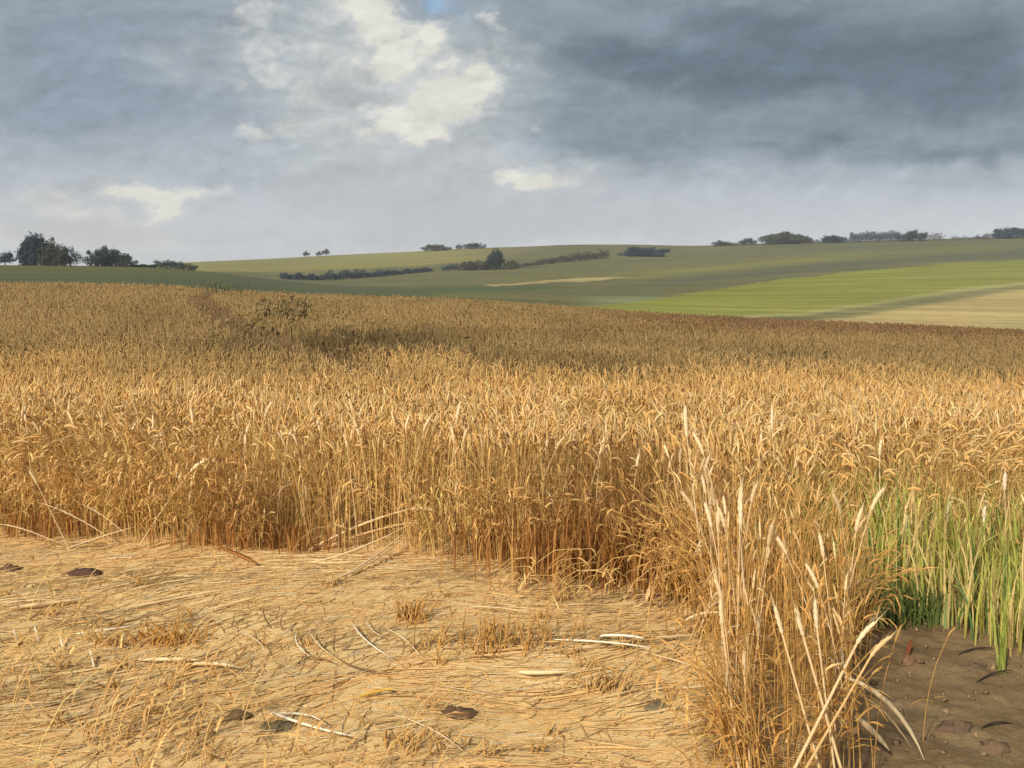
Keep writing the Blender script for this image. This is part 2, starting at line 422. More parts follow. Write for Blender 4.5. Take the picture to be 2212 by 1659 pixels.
wob = 1.5 * (vnoise(PX / 23.0, PY / 3.0, 81) - .5) + 1.0 * (vnoise(PX / 7.0, PY / 2.0, 82) - .5)
CLS = classify(PX, PY + wob, YY)
BASEC = {0: (1, 1, 1), 1: (.135, .126, .046), 2: (.098, .098, .026), 3: (.215, .195, .055), 4: (.245, .240, .044), 5: (.38, .345, .12), 6: (.48, .36, .14), 7: (.36, .28, .105)}
TC = np.zeros(YY.shape + (3,))
for k, v in BASEC.items(): TC[CLS == k] = v
def blend(mask, colr):
    global TC
    TC = TC * (1 - mask[..., None]) + np.array(colr) * mask[..., None]
far = (YY > 62)
# olive hillside: greener and paler belts as the crops change
m1 = (CLS == 1)
ub = tab(PX, [(560, 282), (676, 272), (865, 254), (1024, 244)])
blend(m1 * np.exp(-((PY - ub) / 4.0) ** 2) * sstep(PX, 560, 680) * 0.85, (.20, .19, .045))
blend(m1 * np.exp(-((PY - (ub + 9)) / 3.5) ** 2) * sstep(PX, 600, 720) * 0.7, (.085, .095, .055))
blend(m1 * sstep(PX, 560, 620) * (1 - sstep(PX, 640, 720)) * sstep(PY, 293, 299) * 0.8, (.21, .225, .10))
blend(m1 * sstep(PX, 400, 430) * (1 - sstep(PX, 530, 600)) * np.exp(-((PY - tab(PX, [(400, 291), (600, 286)])) / 4) ** 2) * 0.9, (.070, .095, .028))
blend(m1 * sstep(PX, 440, 520) * (1 - sstep(PX, 620, 700)) * np.exp(-((PY - tab(PX, [(440, 284), (700, 268)])) / 3) ** 2) * 0.5, (.17, .165, .04))
blend(m1 * sstep(PX, 640, 820) * (1 - sstep(PY, 244, 262)) * 0.55, (.10, .105, .05))
blend(m1 * sstep(PX, 760, 860) * (PY > GB(PX) + 2) * 0.85, (.235, .215, .085))
blend((CLS == 2) * sstep(PY, 270, 281) * 0.6, (.075, .088, .046))
blend((CLS == 3) * (1 - sstep(PX, 430, 560)) * np.exp(-((PY - HD(PX) + 2) / 3.0) ** 2) * 0.5, (.27, .22, .05))
blend((CLS == 3) * sstep(PX, 440, 540) * 0.7, (.15, .13, .075))
blend((CLS == 4) * np.exp(-((PY - (GT(PX) + 4)) / 5) ** 2) * 0.5, (.195, .205, .022))
blend((CLS == 4) * sstep(PY, 298, 312) * 0.6, (.29, .285, .06))
blend((CLS == 6) * sstep(PX, 960, 1040) * sstep(PY, 312, 325) * 0.6, (.32, .31, .11))
vid = np.arange(nr * nc).reshape(nr, nc)
quad = np.stack([vid[:-1, :-1], vid[:-1, 1:], vid[1:, 1:], vid[1:, :-1]], -1)
for _ in range(4):
    Q = TC.copy()
    Q[1:-1] = (TC[:-2] + 2 * TC[1:-1] + TC[2:]) / 4
    Q[:, 1:-1] = (Q[:, :-2] + 2 * Q[:, 1:-1] + Q[:, 2:]) / 4
    keep = (YY > 70) & ~((YY > 325) & (YY < 425))
    TC = np.where(keep[..., None], Q, TC)
fc = CLS[:-1, :-1]
LAND = {0: ('ground', 'trodden straw-strewn earth under the cut and standing wheat'), 1: ('hillside', 'grey olive hillside fields rising beyond the wheat'),
        2: ('meadow', 'dark olive meadow beneath the trees beyond the wheat on the left'), 3: ('pasture', 'yellowish pasture below the skyline behind the dark hedgerow'),
        4: ('green_field', 'bright green strip field sloping up the hillside'), 5: ('headland', 'thin pale headland along the lower side of the green strip field'),
        6: ('ripe_field', 'pale golden ripe field at the foot of the hill on the right'), 7: ('stubble_strip', 'thin straw-coloured strip across the olive hillside')}
Vall = np.stack([XX, YY, ZZ], -1).reshape(-1, 3); Call = TC.reshape(-1, 3)
for k, (nm, lab) in LAND.items():
    q = quad[fc == k].reshape(-1, 4)
    if not len(q): continue
    u, inv = np.unique(q, return_inverse=True)
    und = np.where((in_wheat(Vall[u, 0], Vall[u, 1] - .25) | (Vall[u, 1] > 9.5))[:, None], np.array([[.50, .46, .40]]), 1.0)  # dry brown soil, tinted darker as shade under the standing crop
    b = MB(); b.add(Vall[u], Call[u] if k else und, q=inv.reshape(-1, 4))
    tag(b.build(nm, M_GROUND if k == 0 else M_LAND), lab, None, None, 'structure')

# --- bare soil path at the lower right
mp, gg = mat_new('path_soil')
tcn = gg.nodes.new('ShaderNodeTexCoord'); ob = tcn.outputs['Object']
n1 = gg.noise(ob, 3.0, 6, 0.6); n2 = gg.noise(ob, 40.0, 4, 0.65); n3 = gg.noise(ob, 12.0, 3, 0.5)
c = gg.mix(gg.ss(n1, 0.3, 0.7), (0.155, 0.100, 0.047), (0.228, 0.156, 0.078))
c = gg.mix(gg.m('MULTIPLY', gg.ss(n2, 0.5, 0.7), 0.5), c, (0.10, 0.065, 0.04))
M_PATH = finish(mp, gg, principled(gg, c, 0.95, 0.1, gg.m('ADD', n2, gg.m('MULTIPLY', n3, 2.0)), 0.6, 0.012))
py_ = np.linspace(2.6, 6.45, 210); pu = np.linspace(0, 1, 130)
left = np.interp(py_, [1.5, 3.6, 4.35, 5.1, 5.85, 6.45], [0.95, 1.12, 1.26, 1.46, 1.70, 1.98]) + 0.10 * (vnoise(py_ * 3, py_ * 0, 3) - 0.5)
right = np.interp(py_, [1.5, 4.0, 5.2, 6.45], [4.6, 4.4, 4.2, 3.6])
GX = left[:, None] + (right - left)[:, None] * pu[None]; GY = np.broadcast_to(py_[:, None], GX.shape)
lump = 0.02 + (0.03 * (vnoise(GX * 5, GY * 5, 8) - 0.3) + .014 * (vnoise(GX * 13, GY * 13, 19) - .4) + .010 * np.maximum(vnoise(GX * 30, GY * 30, 29) - .45, 0) * 2) * np.sin(np.pi * np.clip(pu * 6, 0, .5))[None]
GZ = height(GX, GY) + np.maximum(lump, 0.008) * np.minimum(1, (6.5 - GY) * 3)
vi = np.arange(GX.size).reshape(GX.shape)
b = MB(); b.add(np.stack([GX, GY, GZ], -1).reshape(-1, 3), (1, 1, 1), q=np.stack([vi[:-1, :-1], vi[:-1, 1:], vi[1:, 1:], vi[1:, :-1]], -1))
tag(b.build('path', M_PATH), 'bare brown soil path beside the wheat and green grass at the lower right', None, None, 'structure')

# ------------------------------------------------------------------ haze over the far fields
HAZE = 0.00020
mh, gg = mat_new('haze_air')
pv = gg.nodes.new('ShaderNodeVolumePrincipled')
pv.inputs['Color'].default_value = (.95, .975, 1.0, 1); pv.inputs['Density'].default_value = HAZE
mo = gg.nodes.new('ShaderNodeOutputMaterial'); gg.links.new(pv.outputs[0], mo.inputs['Volume'])
zlo = float(ZZ.min()) - 1.0; zhi = float(ZZ.max()) + 14.0
xw = float(np.abs(XX).max()) + 20
hb = MB()
hv = [(x_, y_, z_) for z_ in (zlo, zhi) for y_ in (-25.0, float(Yr[-1]) + 20) for x_ in (-xw, xw)]
hb.add(np.array(hv), (1, 1, 1), q=[[0, 2, 3, 1], [4, 5, 7, 6], [0, 1, 5, 4], [2, 6, 7, 3], [0, 4, 6, 2], [1, 3, 7, 5]])
tag(hb.build('haze', mh, smooth=False), 'thin pale summer haze over the far fields', 'haze', None, 'stuff')

# ------------------------------------------------------------------ plant materials
def plant_mat(name, transl=0.25, rough=0.65, var=0.25):
    m, gg = mat_new(name)
    tcn = gg.nodes.new('ShaderNodeTexCoord')
    n = gg.noise(tcn.outputs['Object'], 60.0, 2, 0.5)
    f = gg.m('ADD', 1.0, gg.m('MULTIPLY', gg.m('SUBTRACT', n, 0.5), var * 2))
    c = gg.mix(1.0, gg.attr('tint'), gg.xyz(f, f, f), 'MULTIPLY')
    p = principled(gg, c, rough, 0.25)
    t = gg.nodes.new('ShaderNodeBsdfTranslucent'); gg.put(t.inputs[0], c)
    mx = gg.nodes.new('ShaderNodeMixShader'); mx.inputs[0].default_value = transl
    gg.links.new(p, mx.inputs[1]); gg.links.new(t.outputs[0], mx.inputs[2])
    return finish(m, gg, mx.outputs[0])
M_WHEAT = plant_mat('ripe_straw', 0.32)
M_GRASS = plant_mat('grass_blade', 0.35, 0.55)
M_LEAF = plant_mat('tree_foliage', 0.15, 0.7)
M_BARK = plant_mat('bark', 0.0, 0.9)

EAR_GOLD = np.array((.80, .52, .19)); STEM_GOLD = np.array((.85, .555, .20))
EAR_PALE = np.array((.86, .63, .30))
EAR_SHADE = np.array((.425, .292, .118)); STEM_SHADE = np.array((.38, .25, .097))  # gold dulled as if under cloud shadow, for the farther crop
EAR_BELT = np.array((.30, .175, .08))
def crop_colour(X, Y):
    """ripe gold near the cut edge, dulled farther back by cloud shade put into the colour, with patches"""
    px = 512 + F * X / Y
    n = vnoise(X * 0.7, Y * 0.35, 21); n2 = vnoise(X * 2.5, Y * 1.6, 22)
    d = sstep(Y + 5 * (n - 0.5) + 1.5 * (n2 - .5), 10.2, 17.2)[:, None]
    e = EAR_GOLD * (1 - d) + EAR_SHADE * d; s = STEM_GOLD * (1 - d) + STEM_SHADE * d
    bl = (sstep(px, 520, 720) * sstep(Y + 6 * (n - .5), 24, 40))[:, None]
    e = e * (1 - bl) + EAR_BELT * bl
    we = (sstep(Y, 6.9, 6.0) * .75)[:, None]          # the spur of crop by the path is a deeper amber
    e = e * (1 - we) + np.array((.66, .385, .115)) * we; s = s * (1 - we) + np.array((.60, .335, .085)) * we
    bp = (.55 * np.exp(-((X + 2.5) / 1.5) ** 2 - ((Y - 19.0) / 2.6) ** 2))[:, None]      # browner stand beside the wheel track
    e = e * (1 - bp); s = s * (1 - bp)
    sh = (sstep(n, .55, .8) * .22)[:, None]
    e = e * (1 - sh * d); s = s * (1 - sh * d)
    return e, s
def russet(X, Y):    # patch of rust-brown dead leaves in the crop edge
    return 1.15 * np.exp(-((X - 0.72) / 0.50) ** 2 - ((Y - 7.2) / 0.40) ** 2) + 0.8 * np.exp(-((X + 1.75) / 0.3) ** 2 - ((Y - 7.75) / 0.2) ** 2) + .5 * np.exp(-((X - .05) / .3) ** 2 - ((Y - 7.6) / .25) ** 2)
# wheel track winding through the crop
TRK = np.array([(-0.2, 9.8), (-0.75, 11.2), (-2.2, 14.2), (-4.0, 18.5), (-6.0, 24.0), (-8.5, 31), (-12.0, 42), (-14.8, 54)])
def track_gap(X, Y):
    xt = np.interp(Y, TRK[:, 1], TRK[:, 0]); wd = np.interp(Y, [9.8, 11, 16, 22, 45, 54], [0.04, .18, .42, .55, .5, .3])
    return (np.abs(X - xt) < wd) & (Y > 9.8)

def stalks(mb, X, Y, lod, h=None, leanmag=None, leandir=None, earcol=None, stemcol=None, zoff=0.0, earscale=1.0):
    N = len(X)
    Z = height(X, Y) + zoff
    h = WH * rng.normal(0.97, 0.07, N).clip(.72, 1.12) if h is None else h
    ld = rng.uniform(0, 2 * np.pi, N) if leandir is None else leandir
    if leanmag is None:
        lodge = sstep(vnoise(X * 1.3 + 5, Y * 1.3, 91), .55, .85) * (Y < 12)      # patches pushed over by wind
        lm = np.abs(rng.normal(0.0, 0.15 + .22 * lodge, N)) + 0.03 + .22 * lodge
        ld = np.where(rng.random(N) < .7 * lodge, .5 + 5.5 * vnoise(X * .6, Y * .6, 92), ld)
    else: lm = leanmag
    if lod == 0 and leanmag is None:
        wdg = sstep(Y, 6.9, 5.6); h = h * (1 - wdg * rng.uniform(0, .34, N)); lm = lm * (1 - .45 * wdg)
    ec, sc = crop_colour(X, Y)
    if earcol is not None: ec = earcol
    if stemcol is not None: sc = stemcol
    br = rng.normal(1.0, {0: .13, 1: .10, 2: .05}[lod], (N, 1)).clip(.65, 1.3)
    hue = rng.normal(-.01, 0.03, (N, 1))
    tw = np.concatenate([np.ones((N, 1)), 1 + hue, 1 + 2.2 * hue], 1)
    ec = (ec * br * tw).clip(0, .95); sc = (sc * br * tw * rng.normal(1, .1, (N, 1))).clip(0, .9)
    ru = russet(X, Y)[:, None] * rng.uniform(.3, 1.0, (N, 1))
    ru = ru.clip(0, 1); sc = sc * (1 - ru) + np.array((.30, .125, .035)) * ru
    ru2 = (ru * .6 * (rng.random((N, 1)) < .5)).clip(0, 1); ec = ec * (1 - ru2) + np.array((.42, .21, .07)) * ru2
    dirv = np.stack([np.cos(ld), np.sin(ld), np.zeros(N)], 1)
    K = {0: 5, 1: 4, 2: 3}[lod]
    phi0 = lm * 0.3; phi1 = lm * 1.6
    ph = phi0[:, None] + (phi1 - phi0)[:, None] * np.linspace(0, 1, K - 1)[None] ** 1.4
    step = (h / (K - 1))[:, None]
    seg = step[..., None] * (np.cos(ph)[..., None] * np.array((0, 0, 1.0)) + np.sin(ph)[..., None] * dirv[:, None])
    P = np.concatenate([np.zeros((N, 1, 3)), np.cumsum(seg, 1)], 1) + np.stack([X, Y, Z], 1)[:, None]
    px1 = np.maximum(Y / F, 0.0)      # size of a pixel there, keeps thin far stalks from vanishing
    r0 = np.maximum(0.0022, 0.42 * px1) if lod else np.full(N, 0.0024)
    if lod < 2:
        tube(mb, P, r0[:, None] * np.linspace(1.1, .75, K)[None], 3, sc)
    else:
        sd = np.tile(np.array([[1.0, 0, 0]]), (N, 1)); a = rng.uniform(-.6, .6, N); sd = np.stack([np.cos(a), np.sin(a), a * 0], 1)
        ribbon(mb, P, r0[:, None] * np.ones((1, K)), sd, sc)
    # ear
    el = rng.normal(.095, .014, N).clip(.06, .13) * earscale; er = np.maximum(.0075, 0.62 * px1 if lod else 0) * earscale * rng.normal(1, .12, N).clip(.7, 1.3)
    KE = {0: 7, 1: 4, 2: 3}[lod]
    if lod == 0:
        wdg = sstep(Y, 7.0, 5.8); el = el * (1 - .30 * wdg); er = er * (1 - .32 * wdg)
    droop = np.abs(rng.normal(0.35, .35, N)) * (0.6 + 2 * lm)
    pe = phi1[:, None] + droop[:, None] * np.linspace(0.3, 1.6, KE - 1)[None]
    seg = (el / (KE - 1))[:, None, None] * (np.cos(pe)[..., None] * np.array((0, 0, 1.0)) + np.sin(pe)[..., None] * dirv[:, None])
    E = np.concatenate([np.zeros((N, 1, 3)), np.cumsum(seg, 1)], 1) + P[:, -1:, :]
    prof = {0: [.35, 1, .78, 1.08, .74, .85, .12], 1: [.3, 1, .85, .1], 2: [.4, 1, .15]}[lod]
    tube(mb, E, er[:, None] * np.array(prof)[None], {0: 4, 1: 4, 2: 3}[lod], ec)
    if lod == 0:   # whiskers
        for k in range(4):
            j = 1 + k
            a = rng.uniform(0, 2 * np.pi, N); out = np.stack([np.cos(a), np.sin(a), np.zeros(N)], 1)
            b0 = E[:, j]; d = norm(norm(E[:, -1] - E[:, 0]) + out * 0.33)
            ln = rng.uniform(.045, .085, N)[:, None]
            sd = norm(np.cross(d, out + 1e-3)) * .0011
            V = np.stack([b0 - sd, b0 + sd, b0 + d * ln], 1)
            mb.add(V.reshape(-1, 3), np.repeat(ec * 1.02, 3, 0).clip(0, .95), t=np.arange(3 * N).reshape(-1, 3))
    if lod < 2:    # dry leaves
        for k in range(3 if lod == 0 else 1):
            sel = rng.random(N) < (.85 if lod == 0 else .6)
            n = int(sel.sum()); f = rng.uniform(.25, .8, n)
            b0 = P[sel, 0] + (P[sel, -1] - P[sel, 0]) * f[:, None]
            a = rng.uniform(0, 2 * np.pi, n); out = np.stack([np.cos(a), np.sin(a), np.zeros(n)], 1)
            ln = rng.uniform(.12, .26, n); kk = 4
            el0 = rng.uniform(.5, 1.3, n); t = np.linspace(0, 1, kk)
            ang = el0[:, None] - t[None] * rng.uniform(.8, 2.4, n)[:, None]
            sg = (ln / kk)[:, None, None] * (np.cos(ang)[..., None] * out[:, None] + np.sin(ang)[..., None] * np.array((0, 0, 1.0)))
            L = b0[:, None] + np.concatenate([np.zeros((n, 1, 3)), np.cumsum(sg[:, 1:], 1)], 1)
            wd = np.maximum(.0048, .4 * px1[sel])[:, None] * np.array((.8, 1, .7, .12))[None]
            lc = sc[sel] * rng.uniform(.7, 1.15, (n, 1)) * np.array((1, .96, .92))
            ribbon(mb, L, wd, np.stack([-np.sin(a), np.cos(a), np.zeros(n)], 1), lc.clip(0, .9))

def scatter(y0, y1, dens, jitter=0.58):
    """random points of the crop between two depths inside the seen wedge; dens(y) per square metre"""
    ys = np.linspace(y0, y1, 400); w = 2 * (jitter * ys + .35); dn = dens(ys) * w
    cum = np.concatenate([[0], np.cumsum((dn[1:] + dn[:-1]) / 2 * np.diff(ys))])
    n = int(cum[-1]); Y = np.interp(rng.random(n) * cum[-1], cum, ys)
    X = (rng.random(n) * 2 - 1) * (jitter * Y + .35)
    k = in_wheat(X, Y) & ~track_gap(X, Y)
    return X[k], Y[k]

# ------------------------------------------------------------------ standing wheat
b = MB()
X, Y = scatter(2.7, 10.8, lambda y: 380.0 + 0 * y)
thin = (Y < 6.7) & (rng.random(len(X)) < np.interp(Y, [3.9, 4.1, 5.0, 6.7], [1.0, .66, .50, .1])); X, Y = X[~thin], Y[~thin]
xg = rng.uniform(1.95, 3.8, 230); yg = rng.uniform(6.4, 7.3, 230)      # a few stalks where the green grass has come up
X = np.concatenate([X, xg]); Y = np.concatenate([Y, yg])
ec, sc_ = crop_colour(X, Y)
pale = (rng.random(len(X)) < np.interp(Y, [6.5, 7.4, 9.4, 10.2], [.22, .5, .45, .15]))[:, None]  # more pale ears in the front rows, painted as if catching light
ec = np.where(pale, EAR_PALE, ec)
print('near stalks', len(X))
stalks(b, X, Y, 0, earcol=ec)
tag(b.build('standing_wheat', M_WHEAT), 'dense ripe golden wheat standing along the cut edge', 'wheat', None, 'stuff')
b = MB()
X, Y = scatter(10.8, 18, lambda y: 210.0 * (11 / y) ** 1.2)
print('mid stalks', len(X))
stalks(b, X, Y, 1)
tag(b.build('middle_wheat', M_WHEAT), 'duller brownish gold wheat behind the bright front rows', 'wheat', None, 'stuff')
b = MB()
X, Y = scatter(18, 61, lambda y: 85.0 * (18 / y) ** 1.45)
print('far stalks', len(X))
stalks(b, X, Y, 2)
n = 5200; Y = 10.5 + rng.random(n) ** 1.1 * 44; xt = np.interp(Y, TRK[:, 1], TRK[:, 0])
X = xt + (rng.random(n) * 2 - 1) * np.interp(Y, [9.8, 11, 16, 22, 45, 54], [0.04, .18, .42, .55, .5, .3])
stalks(b, X, Y, 2, h=rng.uniform(.42, .74, n), earcol=np.tile(np.array((.30, .195, .085)), (n, 1)), stemcol=np.tile(np.array((.27, .175, .08)), (n, 1)))
tag(b.build('distant_wheat', M_WHEAT), 'dull brown far part of the wheat field reaching the crest', 'wheat', None, 'stuff')

# ------------------------------------------------------------------ trodden straw litter and laid stalks
def flow(X, Y):
    """lie of the trodden straw: combed to the upper right with eddies"""
    return 0.42 + 0.9 * (vnoise(X * .8, Y * .8, 31) - .5) + 0.9 * (vnoise(X * 2.2, Y * 2.2, 32) - .5)
b = MB()
n = 21000
Y = 3.2 + rng.random(n) ** .8 * 5.4; X = (rng.random(n) * 2 - 1) * (.56 * Y + .4)
pth = (X > np.interp(Y, [1.5, 3.6, 4.35, 5.1, 5.85, 6.45], [1.05, 1.2, 1.36, 1.56, 1.80, 2.1])) & (rng.random(n) > .05)
wz = inside(FRONT, X, Y - .35)
k = ~pth & ~(wz & (Y > 6.6))
X, Y = X[k], Y[k]; n = len(X)
a = flow(X, Y) + rng.normal(0, .38, n)
cross = rng.random(n) < .30; a[cross] = rng.uniform(0, np.pi, cross.sum())
ln = np.where(rng.random(n) < .45, rng.uniform(.02, .08, n), rng.gamma(3.0, .05, n)).clip(.02, .45)
t = np.linspace(-.5, .5, 4)
bow = rng.normal(0, .12, n)
dv = np.stack([np.cos(a), np.sin(a)], 1); nv = np.stack([-np.sin(a), np.cos(a)], 1)
PXY = np.stack([X, Y], 1)[:, None] + dv[:, None] * (t[None, :, None] * ln[:, None, None]) + nv[:, None] * ((t ** 2 - .1)[None, :, None] * (bow * ln * 2)[:, None, None])
zz = height(PXY[..., 0], PXY[..., 1]) + rng.uniform(.001, .008, n)[:, None] + rng.normal(0, .025, n)[:, None] * ln[:, None] * t[None]
zz = np.maximum(zz, height(PXY[..., 0], PXY[..., 1]) + .002)
P = np.concatenate([PXY, zz[..., None]], 2)
cc = np.array((.83, .565, .245)) * rng.normal(1, .11, (n, 1)).clip(.5, 1.25) * (1 + rng.normal(-.01, .03, (n, 1)) * np.array((0, 1, 2)))
pal = rng.random(n) < .12; cc[pal] = np.array((.86, .72, .45)) * rng.normal(1, .06, (pal.sum(), 1))
dkk = rng.random(n) < .07; cc[dkk] = np.array((.40, .22, .08)) * rng.normal(1, .15, (dkk.sum(), 1))
patch = sstep(vnoise(X * 1.3, Y * 2.6, 33), .55, .8)[:, None]
cc = cc * (1 - .35 * patch * np.array((1, 1.1, 1.2)))
tube(b, P, np.full((n, 4), .0021) * rng.uniform(.8, 1.4, (n, 1)), 3, cc.clip(0, .92))
m = 3600
Y = 3.2 + rng.random(m) ** .8 * 4.9; X = (rng.random(m) * 2 - 1) * (.56 * Y + .4)
sw_ = vnoise(X * .9 + 1.7 * vnoise(X * .5, Y * .5, 71), Y * 2.4 - X * .8, 72)
k = (sw_ > .5) & ~inside(FRONT, X, Y) & (X < np.interp(Y, [3.6, 5, 6.4], [.75, 1.0, 1.1]))
X, Y, sw_ = X[k], Y[k], sw_[k]; m = len(X)
a = flow(X, Y) + rng.normal(0, .16, m); ln = rng.uniform(.12, .42, m); t = np.linspace(-.5, .5, 5)
dv = np.stack([np.cos(a), np.sin(a)], 1); nv = np.stack([-np.sin(a), np.cos(a)], 1); bow = rng.normal(0, .15, m)
PXY = np.stack([X, Y], 1)[:, None] + dv[:, None] * (t[None, :, None] * ln[:, None, None]) + nv[:, None] * ((t ** 2 - .1)[None, :, None] * (bow * ln * 2)[:, None, None])
zz = height(PXY[..., 0], PXY[..., 1]) + rng.uniform(.005, .012, m)[:, None]
lc = np.where((sw_ > .66)[:, None], np.array([[.90, .68, .35]]), np.array([[.82, .55, .23]])) * rng.normal(1, .06, (m, 1))
ribbon(b, np.concatenate([PXY, zz[..., None]], 2), rng.uniform(.004, .008, m)[:, None] * np.array([[.3, .9, 1, .8, .15]]), norm(np.concatenate([nv, rng.normal(0, .25, (m, 1))], 1)), lc.clip(0, .92))
tag(b.build('straw_litter', M_WHEAT), 'loose golden straw trodden flat over the ground in front of the wheat', 'straw', None, 'stuff')
dF = np.diff(FRONT[1:21], axis=0); cumF = np.concatenate([[0], np.cumsum(np.linalg.norm(dF, axis=1))])
nrmF = norm(np.stack([dF[:, 1], -dF[:, 0]], 1)); nrmF = np.concatenate([nrmF, nrmF[-1:]])
# flattened whole stalks with their ears
b = MB()
n = 620
Y = 3.4 + rng.random(n) * 3.7; X = (rng.random(n) * 2 - 1) * (.55 * Y + .3)
dens = vnoise(X * 1.1, Y * 1.8, 35)
k = (dens > .55) & ~inside(FRONT, X, Y) & ~((X > 1.2) & (Y < 6.6)) & (X < 1.0)
X, Y = X[k], Y[k]; n = len(X)
stalks(b, X, Y, 0, h=rng.uniform(.3, .62, n), leanmag=rng.uniform(.86, .97, n), leandir=flow(X, Y) + rng.normal(0, .3, n) + np.pi * (rng.random(n) < .2), earcol=np.tile(EAR_GOLD, (n, 1)), stemcol=np.tile(np.array((.82, .53, .20)), (n, 1)), earscale=.75)
# stalks slumping out of the cut edge
m = 1500; s_ = rng.random(m) * cumF[-1]
X = np.interp(s_, cumF, FRONT[1:21, 0]) + rng.normal(0, .09, m); Y = np.interp(s_, cumF, FRONT[1:21, 1]) + rng.normal(.02, .09, m)
nx = np.interp(s_, cumF, nrmF[:, 0]); ny = np.interp(s_, cumF, nrmF[:, 1])
k = (Y > 4.0) & (vnoise(X * 2.2, Y * 2.2, 61) > .42)
X, Y, nx, ny = X[k], Y[k], nx[k], ny[k]; m = len(X)
stalks(b, X, Y, 0, h=rng.uniform(.35, .72, m), leanmag=rng.uniform(.18, .85, m) ** 1.0, leandir=np.arctan2(ny, nx) + rng.normal(0, .6, m), earscale=.8)
tag(b.build('flattened_wheat', M_WHEAT), 'flattened wheat stalks lying in swirls in front of the crop', 'wheat', None, 'stuff')

# ------------------------------------------------------------------ green grass beside the path
def blades(mb, X, Y, h, colr, wid=.0055, lean=.28):
    N = len(X); Z = height(X, Y)
    a = rng.uniform(0, 2 * np.pi, N); dirv = np.stack([np.cos(a), np.sin(a), np.zeros(N)], 1)
    K = 5; lm = np.abs(rng.normal(0, lean, N)) + .05
    ph = lm[:, None] * (.2 + 2.0 * np.linspace(0, 1, K - 1)[None] ** 1.6)
    seg = (h / (K - 1))[:, None, None] * (np.cos(ph)[..., None] * np.array((0, 0, 1.0)) + np.sin(ph)[..., None] * dirv[:, None])
    P = np.concatenate([np.zeros((N, 1, 3)), np.cumsum(seg, 1)], 1) + np.stack([X, Y, Z], 1)[:, None]
    b2 = a + np.pi / 2 + rng.normal(0, .5, N)
    ribbon(mb, P, wid * np.array((.7, 1, .95, .6, .06))[None] * rng.uniform(.45, 1.5, (N, 1)), np.stack([np.cos(b2), np.sin(b2), np.zeros(N)], 1), colr)
def green(n):
    c = np.array((.47, .46, .10)) * rng.normal(1, .2, (n, 1)).clip(.5, 1.5)
    y = rng.random(n) < .44; c[y] = np.array((.78, .58, .24)) * rng.normal(1, .12, (y.sum(), 1))
    d = rng.random(n) < .10; c[d] = np.array((.10, .20, .05)) * rng.normal(1, .15, (d.sum(), 1))
    return c
b = MB()
n = 2100
X = rng.uniform(1.76, 3.9, n); Y = rng.uniform(5.9, 7.6, n)
k = (vnoise(X * 2.4, Y * 2.0, 41) > .30) & (Y > np.interp(X, [1.8, 2.1, 2.6, 4], [6.3, 6.05, 6.05, 5.6]) + .2 * (vnoise(X * 6, Y * 6, 44) - .5))
X, Y = X[k], Y[k]
blades(b, X, Y, rng.uniform(.35, .80, len(X)), green(len(X)))
n = 1100
X = rng.uniform(2.22, 3.6, n); Y = rng.uniform(5.0, 6.1, n); k = Y > np.interp(X, [2.2, 2.35, 2.6, 3.6], [6.1, 5.6, 5.25, 5.0]) + .2 * (vnoise(X * 5, Y * 5, 43) - .5)
X, Y = X[k], Y[k]
blades(b, X, Y, rng.uniform(.2, .62, len(X)), green(len(X)))
n = 420   # low dark leaves at the path's head
X = rng.normal(2.06, .22, n); Y = rng.normal(6.02, .10, n)
blades(b, X, Y, rng.uniform(.12, .32, n), np.array((.17, .215, .06)) * rng.normal(1, .2, (n, 1)).clip(.5, 1.5), .009, .45)
tag(b.build('green_grass', M_GRASS), 'tall green grass growing up through the wheat beside the soil path', 'grass', None, 'stuff')

# ------------------------------------------------------------------ trees and hedges
def leaf_cloud(mb, lobes, n, size, colr, flat=1.0, clear=0.0):
    """lobes: (cx,cy,cz,rx,ry,rz); leaf clumps scattered through them, denser near the skin"""
    L = np.array(lobes); vol = L[:, 3] * L[:, 4] * L[:, 5]
    i = rng.choice(len(L), n, p=vol ** .75 / (vol ** .75).sum())
    d = norm(rng.normal(size=(n, 3))); r = rng.random(n) ** .38 * rng.normal(1.0, .10, n)
    P = L[i, :3] + d * r[:, None] * L[i, 3:]
    P[:, 2] = np.maximum(P[:, 2], clear + rng.random(n) * .15)
    nrm = norm(d + rng.normal(size=(n, 3)) * .7); t1 = norm(np.cross(nrm, rng.normal(size=(n, 3)))); t2 = np.cross(nrm, t1)
    s = size * rng.uniform(.5, 1.25, (n, 1))
    V = np.stack([P - t1 * s, P - t2 * s * .62 + nrm * s * .2, P + t1 * s, P + t2 * s * .62 + nrm * s * .2], 1)
    clump = .75 + .5 * vnoise(P[:, 0] / (size * 4) + 9, P[:, 2] / (size * 4) + P[:, 1] / (size * 6), 51)
    c = np.array(colr)[None] * (clump * rng.normal(1, .22, n).clip(.45, 1.7))[:, None]
    mb.add(V.reshape(-1, 3), np.repeat(c, 4, 0), q=np.arange(4 * n).reshape(-1, 4))
BARK = np.array([[.075, .058, .042]])
def branch(mb, pts, r0, r1):
    p = np.array(pts, float)[None]; tube(mb, p, np.linspace(r0, r1, p.shape[1])[None], 7, BARK)
def ground_at(px, Y):
    x = (px - 512) / F * Y
    return x, float(height(x, Y))
